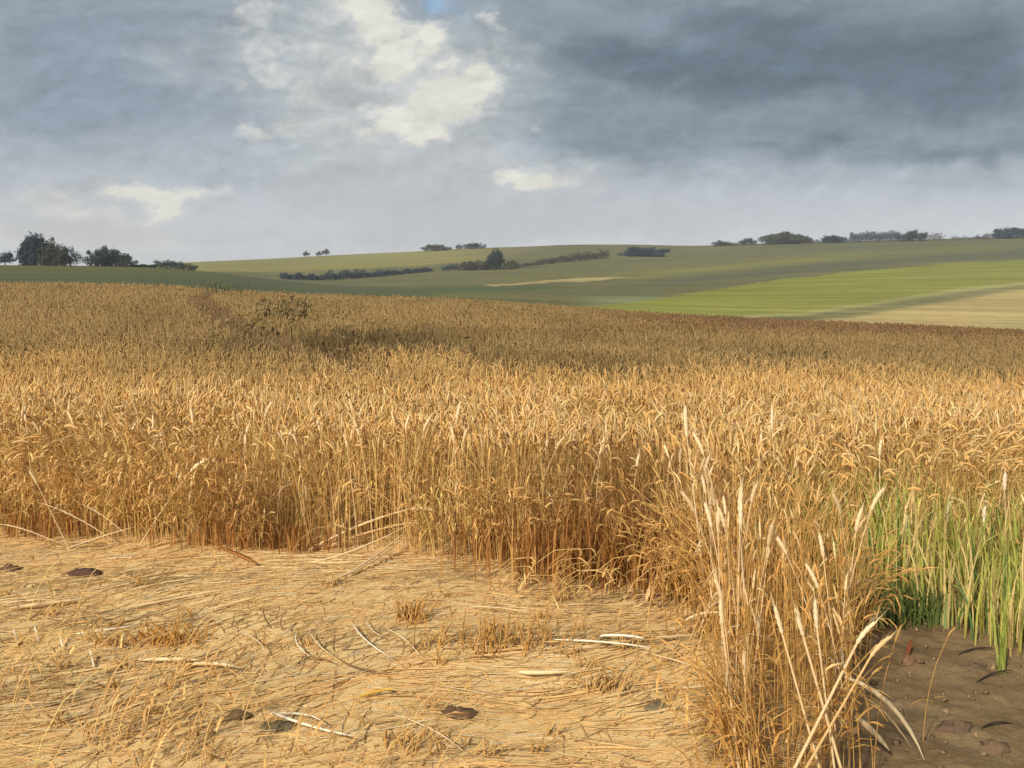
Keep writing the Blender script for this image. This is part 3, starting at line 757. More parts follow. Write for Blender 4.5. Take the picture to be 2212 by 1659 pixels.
def tree(name, label, cat, px, Y, wpx, hpx, colr, group=None, lobes=5, trunk=.28, seed=0, leaf=None, n=None, sink=0.0):
    """a broadleaf tree or bush standing on the land"""
    rs = random.Random(seed + int(px * 7)); k = Y / F
    w, h = wpx * k, hpx * k
    x, z = ground_at(px, Y)
    root = empty(name, (x, Y, z - sink - .05 * h)); tag(root, label, cat, group)
    th = h * trunk
    tb = MB(); branch(tb, [(0, 0, -.3), (.02 * h, 0, th * .5), (-.01 * h, .02 * h, th * 1.1), (.02 * h, 0, h * .62)], max(.05 * h, .12), .02 * h + .03)
    tb.build('trunk', M_BARK, root)
    lb = []
    crown = h - th * .55
    for i in range(lobes):
        f = (i + .5) / lobes - .5
        cx = f * w * .78 + rs.uniform(-.06, .06) * w
        top = h * (1 - 1.35 * abs(f) ** 1.6 * rs.uniform(.7, 1.2))
        rz = max(crown * .30, (top - (th * .6 if trunk > .25 else -.1 * h)) * .5)
        cz = top - rz
        lb.append((cx, rs.uniform(-.18, .18) * w, max(cz, rz * .8 + th * .25), w * rs.uniform(.17, .25), w * rs.uniform(.2, .3), rz))
    big = list(lb)
    for l in big:
        for q_ in range(4):
            an = rs.uniform(0, 6.28); el_ = rs.uniform(-.2, 1.0); f_ = rs.uniform(.32, .55)
            lb.append((l[0] + math.cos(an) * l[3] * .95, l[1] + math.sin(an) * l[4] * .8, l[2] + el_ * l[5] * .85, l[3] * f_, l[4] * f_, l[5] * f_))
    for l in big[:: max(1, lobes // 3)]:
        m_ = MB(); branch(m_, [(0, 0, th * .8), (l[0] * .45, l[1] * .45, th * .8 + (l[2] - th * .8) * .6), (l[0], l[1], l[2] + l[5] * .3)], .022 * h + .03, .02)
        m_.build('limb', M_BARK, root)
    cb = MB()
    lf = leaf or max(.18, .018 * (w + h))
    nn = int((n or min(2600, 500 + w * h * 9)) * 2.0)
    leaf_cloud(cb, lb, nn, lf, colr, clear=th * .5 if trunk > .25 else .1)
    cb.build('crown', M_LEAF, root)
    return root
def hedge(label, px0, px1, Y0, Y1, h0, h1, colr, name='hedgerow', cat='hedge', n=2200, rough=.35):
    """a hedge running over the land between two points"""
    x0 = (px0 - 512) / F * Y0; x1 = (px1 - 512) / F * Y1
    xm, ym = (x0 + x1) / 2, (Y0 + Y1) / 2; zm = float(height(xm, ym))
    root = empty(name, (xm, ym, zm)); tag(root, label, cat)
    L = math.hypot(x1 - x0, Y1 - Y0); k = max(5, int(L / 2.6)); lb = []
    for i in range(k):
        t = (i + .5) / k
        px = x0 + (x1 - x0) * t; py = Y0 + (Y1 - Y0) * t; pz = float(height(px, py))
        hh = (h0 + (h1 - h0) * t) * ym / F * (1 + rough * (random.random() - .5) * 2)
        lb.append((px - xm, py - ym, pz - zm + hh * .5, L / k * .75, 1.1, hh * .55))
        if i % 2 == 0:
            sb = MB(); branch(sb, [(px - xm, py - ym, pz - zm - .3), (px - xm + .1, py - ym, pz - zm + hh * .3), (px - xm, py - ym, pz - zm + hh * .6)], .09, .04); sb.build('stem', M_BARK, root)
    fb = MB()
    L_ = np.array(lb)
    i = rng.integers(0, k, n)
    leaf_cloud(fb, lb, int(n * 1.6), .32, colr, clear=-50)
    fb.build('foliage', M_LEAF, root)
    return root
HAZE_BLUE = (.020, .046, .062); DEEP = (.026, .046, .042); OLV = (.048, .060, .030); BRN = (.052, .046, .032)  # bluish leaf tones carry part of the distance haze in their colour
tree('dark_tree', 'small dark tree cut by the left border beside the tall blue-green tree', 'tree', 5, 345, 26, 15, HAZE_BLUE, lobes=4)
tree('tall_tree', 'tallest blue-green tree of the clump on the left', 'tree', 33, 338, 33, 33, HAZE_BLUE, lobes=5, trunk=.16, n=3200)
tree('round_tree', 'rounded olive tree leaning against the tallest tree of the left clump', 'tree', 55, 336, 34, 25, OLV, lobes=5, trunk=.14, n=2800)
tree('low_tree', 'lower dark tree at the right end of the left clump', 'tree', 70, 337, 20, 18, DEEP, lobes=3, trunk=.14)
tree('round_bush', 'broad dark bush standing alone between the tree clump and the low thicket', 'bush', 107, 336, 40, 19, DEEP, lobes=6, trunk=.10, n=2600)
tree('small_bush', 'small olive bush at the foot of the broad lone bush', 'bush', 127, 336, 20, 9, OLV, lobes=3, trunk=.1)
tree('low_thicket', 'low dark thicket where the dark meadow meets the yellow pasture', 'bush', 168, 334, 32, 9.5, DEEP, lobes=6, trunk=.08)
tree('thicket_bush', 'smaller olive bush at the right tip of the low thicket', 'bush', 188, 332, 18, 7.5, OLV, lobes=3, trunk=.1)
hedge('thin low hedge linking the lone bush to the low thicket', 130, 156, 338, 338, 2.6, 3.0, DEEP, n=500)
tree('skyline_tree', 'first of three tiny skyline trees above the long hedgerow, apart from the others', 'tree', 306, 785, 8, 7, BRN, lobes=3, trunk=.4)
tree('skyline_tree', 'smallest tiny skyline tree, the middle one of three above the long dark hedgerow', 'tree', 319, 785, 7, 5.5, BRN, lobes=3, trunk=.4)
tree('skyline_tree', 'tallest of three tiny skyline trees above the long dark hedgerow', 'tree', 326, 785, 8, 8.5, BRN, lobes=3, trunk=.4)
hedge('short blue-dark hedge forming the left end of the long hedgerow', 281, 322, 432, 440, 7, 6.5, HAZE_BLUE, n=1400)
hedge('long dark hedgerow running up the slope below the pasture', 322, 431, 440, 520, 8.0, 4.0, HAZE_BLUE, n=3600)
hedge('tiny blue-dark hedge between the long hedgerow and the thicket with the tall tree', 443, 458, 520, 535, 4.5, 4.5, HAZE_BLUE, n=400)
tree('brown_thicket', 'brown thicket on the left of the single tall hillside tree', 'bush', 474, 520, 34, 9.5, BRN, lobes=6, trunk=.08)
tree('hillside_tree', 'single tall dark tree rising above the thicket on the middle of the hillside', 'tree', 496, 520, 20, 22, DEEP, lobes=4, trunk=.2, n=1800)
tree('thicket_bush', 'small olive bush on the right of the single tall hillside tree', 'bush', 512, 520, 16, 10, OLV, lobes=4, trunk=.1)
tree('skyline_bush', 'flat-topped dark bush on the skyline to the left of the tall hillside tree', 'bush', 436, 790, 25, 7, BRN, lobes=5, trunk=.12)
tree('skyline_bush', 'small round bush on the skyline nearest the left of the wide skyline bush', 'bush', 459, 790, 8, 6, DEEP, lobes=3, trunk=.12)
tree('skyline_bush', 'wide low bush on the skyline just behind the tall hillside tree', 'bush', 474, 790, 22, 6.5, DEEP, lobes=5, trunk=.12)
hedge('dark brown hedgerow widening uphill to the right of the tall hillside tree', 519, 608, 540, 620, 3.0, 10.0, BRN, n=3000)
tree('round_copse', 'rounded dark copse past the end of the brown hedgerow', 'copse', 643, 640, 44, 9.5, HAZE_BLUE, lobes=7, trunk=.08, n=1800)
tree('skyline_bush', 'thin low bush at the left start of the right-hand skyline trees', 'bush', 724, 782, 24, 5.5, BRN, lobes=5, trunk=.1)
tree('skyline_bush', 'compact dark bush before the big brown-green copse on the skyline', 'bush', 748, 782, 18, 7.5, DEEP, lobes=4, trunk=.08)
tree('skyline_copse', 'big brown-green domed copse on the skyline at the right', 'copse', 786, 782, 44, 11.5, OLV, lobes=8, trunk=.08, n=2600)
tree('skyline_bush', 'small russet bush touching the right side of the domed copse', 'bush', 808, 780, 12, 8, (.075, .050, .026), lobes=3, trunk=.1)
tree('skyline_bush', 'dark bush between the domed copse and the long blue-grey copse', 'bush', 835, 782, 28, 8, DEEP, lobes=5, trunk=.1)
hedge('long flat blue-grey copse along the skyline on the right', 850, 900, 782, 782, 9.5, 10, (.030, .055, .066), name='skyline_copse', cat='copse', n=5200, rough=.12)  # blue-grey leaves, haze partly mixed into the colour
tree('skyline_tree', 'dark tree with a ragged crown at the right end of the blue-grey copse', 'tree', 911, 780, 26, 11, (.032, .050, .054), lobes=4, trunk=.15)
tree('skyline_bush', 'sparse brownish bush to the right of the ragged-crowned skyline tree', 'bush', 935, 782, 20, 8.5, BRN, lobes=4, trunk=.2, n=350)
hedge('very low hedge linking the dark skyline bush to the domed copse on the right', 800, 851, 786, 786, 3.2, 3.6, DEEP, n=900, rough=.5)
hedge('low blue-green hedge on the skyline against the right-hand dark blue tree', 976, 1000, 786, 786, 3.4, 4.5, DEEP, n=600, rough=.5)
hedge('thin gappy brown hedge on the skyline near the right border', 951, 990, 782, 782, 3.8, 3.2, BRN, n=500)
tree('skyline_tree', 'dark blue tree on the skyline cut by the right border', 'tree', 1014, 780, 38, 11, HAZE_BLUE, lobes=5, trunk=.1, n=1800)

# ------------------------------------------------------------------ weeds in the wheel track
def weed(label, px, Y, h, n, spread, colr, name='weed_clump'):
    x = (px - 512) / F * Y; z = float(height(x, Y))
    root = empty(name, (x, Y, z)); tag(root, label, 'weeds')
    b = MB(); XX_ = rng.normal(0, spread, n); YY_ = rng.normal(0, spread * .6, n)
    N = n; a = rng.uniform(0, 2 * np.pi, N); dirv = np.stack([np.cos(a), np.sin(a), np.zeros(N)], 1)
    hh = h * rng.uniform(.6, 1.1, N); K = 4; lm = np.abs(rng.normal(.12, .12, N))
    ph = lm[:, None] * np.linspace(.3, 2, K - 1)[None]
    seg = (hh / (K - 1))[:, None, None] * (np.cos(ph)[..., None] * np.array((0, 0, 1.0)) + np.sin(ph)[..., None] * dirv[:, None])
    P = np.concatenate([np.zeros((N, 1, 3)), np.cumsum(seg, 1)], 1) + np.stack([XX_, YY_, np.zeros(N)], 1)[:, None]
    cc = np.array(colr) * rng.normal(1, .2, (N, 1)).clip(.5, 1.5)
    tube(b, P, np.full((N, K), .011), 3, cc); tag(b.build('stems', M_GRASS, root), kind='stuff')
    f = MB(); tips = np.repeat(P[:, 1:].reshape(-1, 3), 3, 0)
    lobes = None
    d = rng.normal(0, .09, tips.shape); Q = tips + d; nn = len(Q)
    t1 = norm(rng.normal(size=(nn, 3))) * .07; t2 = norm(np.cross(t1, rng.normal(size=(nn, 3)))) * .03
    f.add(np.stack([Q - t1, Q - t2, Q + t1, Q + t2], 1).reshape(-1, 3), np.repeat(np.repeat(cc, 3 * (K - 1), 0), 4, 0), q=np.arange(4 * nn).reshape(-1, 4))
    tag(f.build('leaves', M_GRASS, root), kind='stuff')
weed('greyish olive weed clump standing above the far wheat beside the dark wheel track', 281, 27, 1.25, 70, .45, (.26, .19, .08))
weed('small dark green weed clump at the wheat crest where the wheel track leaves it', 222, 57, 1.15, 60, .7, (.16, .16, .065))
weed('dark weed patch low in the wheel track below the olive clump', 262, 22, .85, 60, .5, (.25, .18, .075))
weed('brown seeding dock patch in the middle of the wheat right of the wheel track', 385, 15.5, .86, 60, .5, (.29, .19, .08))

b = MB()
for (x0, y0, sx_, sy_, n, h0, h1) in [(.62, 7.0, .34, .14, 900, .25, .62), (1.0, 6.75, .16, .16, 420, .25, .6), (.1, 7.4, .22, .08, 260, .2, .5), (-1.75, 7.62, .30, .06, 260, .12, .34), (-3.3, 8.0, .4, .06, 160, .15, .4)]:
    X = rng.normal(x0, sx_, n); Y = rng.normal(y0, sy_, n)
    cc = np.array((.36, .165, .045)) * rng.normal(1, .25, (n, 1)).clip(.5, 1.6)
    y = rng.random(n) < .3; cc[y] = np.array((.55, .32, .09)) * rng.normal(1, .15, (y.sum(), 1))
    blades(b, X, Y, rng.uniform(h0, h1, n), cc, .0042, .34)
tag(b.build('dead_grass', M_GRASS), 'rust-brown dead grass at the foot of the standing crop', 'grass', None, 'stuff')

# ------------------------------------------------------------------ single stalks and straws
def curve(pts, k=8):
    p = np.array(pts, float)
    t = np.linspace(0, 1, len(p)); tt = np.linspace(0, 1, k)
    if len(p) == 3:
        b0 = (1 - tt) ** 2; b1 = 2 * tt * (1 - tt); b2 = tt ** 2
        mid = 2 * p[1] - .5 * (p[0] + p[2])
        return b0[:, None] * p[0] + b1[:, None] * mid + b2[:, None] * p[2]
    return np.stack([np.interp(tt, t, p[:, i]) for i in range(3)], 1)
def wheat_stalk(pts, label, group=None, r=.0035, earlen=.11, er=.009, colr=(.86, .66, .36), leafy=True, name='wheat_stalk'):
    """one stalk from its root to the neck of the ear, with stem, ear, whiskers and a dry leaf"""
    P = curve(pts); base = P[0].copy(); P = P - base
    root = empty(name, base); tag(root, label, 'wheat stalk', group)
    c = np.array([colr])
    sb = MB(); tube(sb, P[None], np.linspace(r * 1.15, r * .8, len(P))[None], 5, c * np.array((.97, .9, .8))); sb.build('stem', M_WHEAT, root)
    d = norm(P[-1] - P[-2]); dn = np.array((0, 0, -1.0))
    E = [P[-1]]
    for i in range(8):
        d = norm(d + dn * .07 + np.array((.02, 0, 0))); E.append(E[-1] + d * earlen / 8)
    E = np.array(E); eb = MB()
    prof = np.array([.35, .95, .75, 1.1, .8, 1.05, .75, .8, .12])
    tube(eb, E[None], er * prof[None], 6, c)
    ear = eb.build('ear', M_WHEAT, root)
    ab = MB()
    for j in range(1, 8):
        for s in range(2):
            o = norm(rng.normal(size=3)); dd = norm(norm(E[-1] - E[0]) + o * .35); sd = norm(np.cross(dd, o)) * .0012
            ab.add(np.array([E[j] - sd, E[j] + sd, E[j] + dd * rng.uniform(.05, .09)]), np.repeat(c, 3, 0), t=[[0, 1, 2]])
    ab.build('whiskers', M_WHEAT, ear)
    if leafy:
        lb_ = MB(); f = 3 + int(rng.integers(0, 2)); o = rng.normal(size=3); o[2] = 0; o = norm(o)
        L = np.array([P[f] + o * s + np.array((0, 0, z_)) for s, z_ in ((0, 0), (.05, .05), (.12, .04), (.19, -.03))])
        ribbon(lb_, L[None], np.array([[.004, .006, .005, .0008]]), np.cross(o, (0, 0, 1))[None], c * .85); lb_.build('leaf', M_WHEAT, root)
    return root
def straw(pts, label, group=None, r=.0042, colr=(.90, .78, .52), name='straw'):
    P = curve(pts); base = P[0].copy()
    sb = MB(); tube(sb, (P - base)[None], np.linspace(r, r * .7, len(P))[None] * np.array([.35, .8] + [1] * (len(P) - 4) + [.7, .12])[None], 5, np.array([colr]))
    o = sb.build(name, M_WHEAT); o.location = base
    return tag(o, label, 'straw', group)
k2 = 1024 / 2212
def G(x, y, lift=.012):      # a spot on the ground, from the full-size picture
    p = at_ground(x * k2, y * k2); p[2] += lift; return p
def A(x, y, Y): return at(x * k2, y * k2, Y)
def lean(x0, y0, x1, y1, label, dY=-.05, bow=.0, **kw):
    """a stalk rooted on the ground at the first spot, its neck seen at the second"""
    p0 = G(x0, y0, 0); p2 = A(x1, y1, p0[1] + dY); mid = (p0 + p2) / 2; mid[2] += bow
    return wheat_stalk([p0, mid, p2], label, **kw)
PALE = (.92, .76, .47)
# left: stalks fallen out of the crop edge
lean(300, 1185, 412, 1018, 'thick pale ear leaning out to the right of the left crop edge', earlen=.15, er=.014, colr=PALE, bow=.02)
lean(150, 1185, 80, 1045, 'pale stalk leaning left out of the crop edge at the far left', colr=PALE, dY=-.1)
straw([G(255, 1180), A(165, 1118, 7.65), A(82, 1085, 7.65)], 'long pale straw slanting down from the left crop edge towards the ground', colr=PALE)
straw([G(290, 1178), A(228, 1118, 7.65), A(172, 1088, 7.65)], 'shorter pale straw slanting beside the long one at the left crop edge', colr=PALE)
straw([G(125, 1195), A(210, 1162, 7.7), A(292, 1138, 7.6)], 'pale bowed straw lying on the ground before the left crop edge', colr=PALE)
straw([A(0, 1132, 7.7), A(60, 1146, 7.7), G(135, 1178)], 'thin straw lying at the left border below the crop edge', colr=PALE)
straw([G(8, 1035 + 100), A(20, 1050, 8.0), A(52, 1060, 8.0)], 'short bent straw standing at the left border', colr=PALE, r=.003)
# centre: stalks swept out to the right
lean(665, 1187, 885, 1100, 'broad pale swept stalk, uppermost of the sheaf bent over in the centre', dY=.12, bow=.03, earlen=.18, er=.016, colr=PALE, r=.009)
lean(720, 1160, 830, 1045, 'pale stalk rising steeply from the bent sheaf in the centre', dY=.1, colr=PALE, r=.006)
lean(690, 1185, 880, 1130, 'thinner stalk just below the broad one of the bent sheaf', dY=.1, bow=.02, colr=(.88, .68, .38), r=.007)
straw([G(590, 1222), G(720, 1212, .03), A(890, 1130, 7.35)], 'long curved straw sweeping under the bent sheaf', colr=PALE, r=.005)
straw([G(700, 1272), G(800, 1225, .05), G(895, 1168, .12)], 'thick pale straw raised below the bent sheaf', colr=PALE, r=.009)
straw([G(720, 1262), G(815, 1222, .05), G(880, 1180, .1)], 'second thick straw close beside the raised one below the bent sheaf', colr=(.86, .66, .38), r=.007)
straw([G(975, 1205), A(985, 1130, 7.4), A(970, 1060, 7.35)], 'dark brown upright stalk against the crop edge right of the bent sheaf', colr=(.20, .11, .045), r=.009, name='dead_stalk')
straw([G(290, 1110 + 40), A(300, 1110, 7.95), A(285, 1060, 7.95)], 'dark grey-brown dead stalk in the left crop edge', colr=(.22, .14, .06), r=.011, name='dead_stalk')
straw([G(735, 1185), A(735, 1120, 7.6), A(742, 1060, 7.6)], 'dark dead stalk behind the bent sheaf', colr=(.24, .15, .06), r=.009, name='dead_stalk')
straw([G(1085, 1190), A(1075, 1150, 7.45), A(1068, 1110, 7.45)], 'short dark stalk at the foot of the crop in the centre', colr=(.2, .13, .07), r=.008, name='dead_stalk')
# loose straws on the trodden ground
for (x0, y0, x1, y1, lab, lift, cl, r) in [
    (585, 1550, 770, 1612, 'bright whitish straw, longest on the ground at the bottom left of centre', .05, (.93, .86, .66), .0065),
    (600, 1553, 700, 1585, 'whitish straw lying against the longest bright one', .05, (.93, .86, .66), .004),
    (520, 1378, 575, 1440, 'thin pale straw slanting beside the row of cross-lying straws', .03, PALE, .003),
    (640, 1382, 668, 1440, 'short whitish straw in the row of slanting straws, left end', .04, (.93, .85, .64), .004),
    (670, 1372, 725, 1442, 'longer whitish straw, second in the row of slanting straws', .03, PALE, .0035),
    (762, 1362, 850, 1448, 'whitest long straw in the middle of the row of slanting straws', .05, (.93, .86, .66), .0045),
    (790, 1352, 830, 1400, 'short straw above the middle of the row of slanting straws', .03, PALE, .003),
    (835, 1375, 905, 1440, 'pale straw at the right end of the row of slanting straws', .03, PALE, .0035),
    (640, 1435, 720, 1452, 'brown straw lying below the row of slanting straws', .02, (.34, .19, .08), .004),
    (730, 1440, 830, 1470, 'dark brown curved straw beneath the whitest slanting straw', .02, (.30, .17, .07), .0045),
    (1195, 1405, 1410, 1428, 'long whitish straw lying level in the right middle of the trodden ground', .05, (.94, .88, .70), .0055),
    (1290, 1398, 1395, 1412, 'bright white short straw on top of the long level one', .07, (.94, .90, .75), .0075),
    (1415, 1395, 1510, 1390, 'thin straw lying to the right of the bright white one', .03, PALE, .003),
    (1390, 1430, 1530, 1470, 'thin straw curving down from the long level one', .03, PALE, .003),
    (1015, 1322, 1150, 1345, 'thin arched straw in the middle of the trodden ground', .03, PALE, .0032),
    (1120, 1465, 1230, 1472, 'flat cream straw blade lying low in the middle', .02, (.90, .74, .45), .011),
    (300, 1430, 430, 1440, 'broad cream straw blade on the left of the trodden ground', .02, (.90, .74, .45), .010),
    (400, 1445, 520, 1462, 'second cream straw blade just below and right of the broad one', .02, (.90, .74, .45), .010),
    (160, 1378, 300, 1360, 'white-tipped straw left of the brown stubble tuft', .04, (.93, .86, .66), .006),
    (20, 1320, 190, 1300, 'wide pale straw swathe blade at the left border', .02, (.88, .68, .38), .012),
    (250, 1320, 490, 1290, 'long pale straw blade above the brown stubble tuft', .03, (.88, .70, .40), .007),
    (775, 1520, 850, 1508, 'yellow straw lying above the longest bright straw', .02, (.86, .58, .10), .008),
    (850, 1560, 1010, 1650, 'thin straw running to the bottom edge in the centre', .03, PALE, .003),
    (230, 1545, 330, 1505, 'pale straw blade near the bottom left corner', .02, (.88, .68, .38), .010),
    (440, 1270 + 60, 560, 1310, 'pale straw blade in the centre left of the trodden ground', .02, (.88, .68, .38), .008),
    (1480, 1339, 1568, 1325, 'bent cream stalk sticking out left of the wheat corner', .22, PALE, .0055),
    (1600, 1315, 1668, 1288, 'cream stalk end rising right across the wheat corner', .26, PALE, .0055)]:
    p0, p2 = G(x0, y0, .026), G(x1, y1, .026); r *= 1.1
    if lift > .1:
        p0 = A(x0, y0, 5.55); p2 = A(x1, y1, 5.5); mid = (p0 + p2) / 2 + np.array((0, 0, .02))
    else:
        mid = (p0 + p2) / 2; mid[2] += lift * .22; mid[:2] += rng.choice([-1, 1]) * rng.uniform(.008, .03, 2)
        p2[2] += lift * .35
    straw([p0, mid, p2], lab, 'loose straws on the trodden ground', r, cl)
for i, (x, y) in enumerate([(30, 1385), (75, 1375), (128, 1390), (195, 1425)]):
    straw([G(x + 8, y + 16), G(x + 3, y, .03), G(x - 2, y - 2, .065)], ['first short white stub left of the brown stubble tuft, at the border', 'second short white stub from the left border', 'third short white stub from the left border',
          'lowest short white stub, below the white-tipped straw'][i], 'white stubs', .006, (.93, .84, .62), name='straw_stub')
# right: the wheat corner
for (x0, y0, x1, y1, lab, kw) in [
    (1530, 1330, 1484, 945, 'tall pale stalk with a thick bowed ear above the rust-brown patch', dict(earlen=.18, er=.014, colr=PALE)),
    (1625, 1560, 1600, 1150, 'whitish ragged stalk at the left side of the wheat corner', dict(colr=(.93, .80, .54), r=.006, earlen=.13, er=.010)),
    (1545, 1330, 1535, 1100, 'grey-white thin stalk hanging before the rust-brown patch', dict(colr=(.80, .68, .48), r=.005)),
    (1600, 1690, 1560, 1350, 'long straw-coloured stalk standing clear of the wheat corner on its left', dict(colr=PALE, r=.006)),
    (1622, 1690, 1608, 1460, 'short broken stalk beside the long clear one', dict(colr=(.84, .64, .36), r=.005)),
    (1800, 1770, 1690, 1370, 'left one of two long crossing stalks low in the wheat corner', dict(colr=PALE, r=.005)),
    (1850, 1775, 1735, 1375, 'right one of two long crossing stalks low in the wheat corner', dict(colr=PALE, r=.006)),
    (1815, 1760, 1765, 1360, 'short stalk crossing the fan of bent stalks by the path', dict(colr=PALE, r=.0045)),
    (1660, 1780, 1850, 1392, 'upper stalk of the fan bent right towards the soil path', dict(colr=PALE, r=.006)),
    (1670, 1790, 1880, 1420, 'lower stalk of the fan bent right towards the soil path', dict(colr=(.82, .60, .30), r=.005)),
    (1665, 1230, 1645, 985, 'pale twin-eared stalk left of the tall bunch in the wheat corner', dict(colr=PALE, earlen=.15, er=.014)),
    (1690, 1240, 1668, 930, 'highest pale ear in the bunch at the wheat corner', dict(colr=PALE, earlen=.14, er=.012)),
    (1720, 1250, 1722, 1010, 'single plump pale ear on the right of the bunch', dict(colr=PALE, earlen=.09, er=.015)),
    (1700, 1230, 1702, 1060, 'thin ear hanging in front of the bunch', dict(colr=PALE, r=.004)),
    (1900, 1240, 1900, 985, 'pale stalk standing above the left end of the green grass', dict(colr=PALE, er=.012)),
    (1960, 1290, 1955, 1150, 'cream ear set in the green grass, left one', dict(colr=(.92, .80, .55), er=.013)),
    (2040, 1290, 2045, 1130, 'cream drooping ear in the middle of the green grass', dict(colr=(.92, .82, .58), er=.015, earlen=.13)),
    (2130, 1300, 2125, 1130, 'cream leaning ear in the right part of the green grass', dict(colr=(.92, .82, .58), er=.013)),
    (2180, 1290, 2170, 1060, 'pinkish cream ear above the green grass at the right border', dict(colr=(.92, .74, .52), er=.014))]:
    kw.setdefault('r', .0045)
    lean(x0, y0, x1, y1, lab, dY=-.02, bow=0, leafy=False, **kw)
# two broad straws bent down onto the path, and a flat blade
straw([A(1825, 1462, 4.2), A(1930, 1530, 4.3), G(2000, 1650, .02)], 'broad pale straw bowing right down onto the soil path', colr=PALE, r=.011, name='bent_straw')
straw([A(1815, 1485, 4.2), A(1900, 1530, 4.35), G(1970, 1625, .03)], 'thinner straw bowing onto the soil path beside the broad one', colr=(.88, .68, .38), r=.006, name='bent_straw')
straw([A(1847, 1548, 4.25), A(1885, 1580, 4.3), A(1922, 1622, 4.35)], 'short thick cream straw blade below the bowed straws', colr=PALE, r=.014, name='bent_straw')

# stalks of the crop edge one can make out singly
protos = []
for i in range(5):
    h = .70 + .035 * i; dxx = .05 + .03 * i
    p = wheat_stalk([(0, 0, 0), (dxx * .3, .01, h * .5), (dxx, .02 * i, h)], 'proto', colr=(.90, .70, .40), er=.0105, earlen=.10 + .006 * i, r=.003)
    protos.append((p, kids_of(p)))
spots = []
seg = FRONT[2:20]
cum = np.concatenate([[0], np.cumsum(np.linalg.norm(np.diff(seg, axis=0), axis=1))])
first = {i: True for i in range(5)}
NSTK = 90
for i in range(NSTK):
    s = (i + random.random()) / NSTK * cum[-1]
    x = float(np.interp(s, cum, seg[:, 0])); y = float(np.interp(s, cum, seg[:, 1]))
    x += random.uniform(-.05, .05); y += random.uniform(-.02, .16)
    if y < 4.25: continue
    j = i % 5; p, kd = protos[j]
    o = p if first[j] else copy_tree(p, kd); first[j] = False
    o.location = (x, y, float(height(x, y))); o.rotation_euler = (random.uniform(-.1, .1), random.uniform(-.1, .1), random.uniform(0, 6.28))
    s_ = random.uniform(.88, 1.1); o.scale = (s_, s_, s_)
    if x < -.9: lab, grp = 'pale ripe wheat stalk in the front row of the crop edge on the left', 'front row stalks left'
    elif x < 1.0 and y > 6.6: lab, grp = 'pale ripe wheat stalk in the front row of the crop edge in the centre', 'front row stalks centre'
    elif x < 1.25: lab, grp = 'pale ripe wheat stalk on the left face of the wheat corner', 'stalks on the wheat corner'
    else: lab, grp = 'pale ripe wheat stalk lining the soil path', 'stalks lining the path'
    tag(o, lab, 'wheat stalk', grp)

# ------------------------------------------------------------------ stubble tufts, clods, leaves, stones
def stem_mesh(colr, bend):
    b = MB(); P = np.array([[(0, 0, -.01), (bend * .3, 0, .35), (bend, 0, .72), (bend * 1.5, 0, 1.0)]]); P[..., :2] *= .1; P[..., 2] *= .1
    tube(b, P, np.array([[.0036, .0036, .0032, .0030]]), 4, np.array([colr])); return b.mesh('stem', M_WHEAT)
def stubble(loc, n, h, spread, colr, label, group):
    root = empty('stubble_tuft', loc); tag(root, label, 'stubble', group)
    ms = [stem_mesh(np.array(colr) * f, bd) for f, bd in ((.8, .1), (1.0, .3), (1.15, .2), (.95, .6))] if isinstance(colr, tuple) else colr
    for i in range(n):
        o = link('stem', ms[i % 4], root, (random.gauss(0, spread), random.gauss(0, spread * .45), 0)); q = h / .1 * random.uniform(.5, 1.15)
        o.rotation_euler = (random.gauss(0, .12), random.gauss(0, .12), random.uniform(0, 6.28)); o.scale = (1, 1, q)
for (x, y, n, h, sp, cl, lab) in [
    (365, 1388, 80, .10, .11, (.62, .33, .075), 'dense brown stubble tuft on the left of the trodden ground'),
    (250, 1388, 34, .07, .06, (.64, .37, .11), 'small stubble tuft left of the dense brown one'),
    (1100, 1405, 90, .13, .18, (.64, .37, .11), 'wide stubble tuft in the middle of the trodden ground'),
    (890, 1345, 40, .12, .06, (.66, .38, .11), 'leaning stubble tuft above the row of slanting straws'),
    (1640, 1350, 56, .16, .10, (.55, .31, .09), 'stubble block at the foot of the wheat corner'),
    (1530, 1375, 46, .14, .09, (.58, .33, .10), 'amber stubble block left of the wheat corner'),
    (900, 1610, 34, .06, .09, (.64, .36, .10), 'low stubble tuft near the bottom in the centre'),
    (1310, 1500, 26, .10, .05, (.66, .41, .15), 'thin stubble tuft right of the flat cream blade')]:
    stubble(G(x, y, 0), n, h, sp, cl, lab, 'stubble tufts')
tiny = [stem_mesh(np.array((.72, .45, .15)) * f, bd) for f, bd in ((.85, .1), (1.0, .3), (1.1, .2), (.95, .7))]
for i in range(40):
    y = random.uniform(1260, 1640); x = random.uniform(0, 1480)
    stubble(G(x, y, 0), 9, .065, .03, tiny, 'tiny worn tuft of cut wheat stubble in the trodden ground', 'tiny stubble tufts')

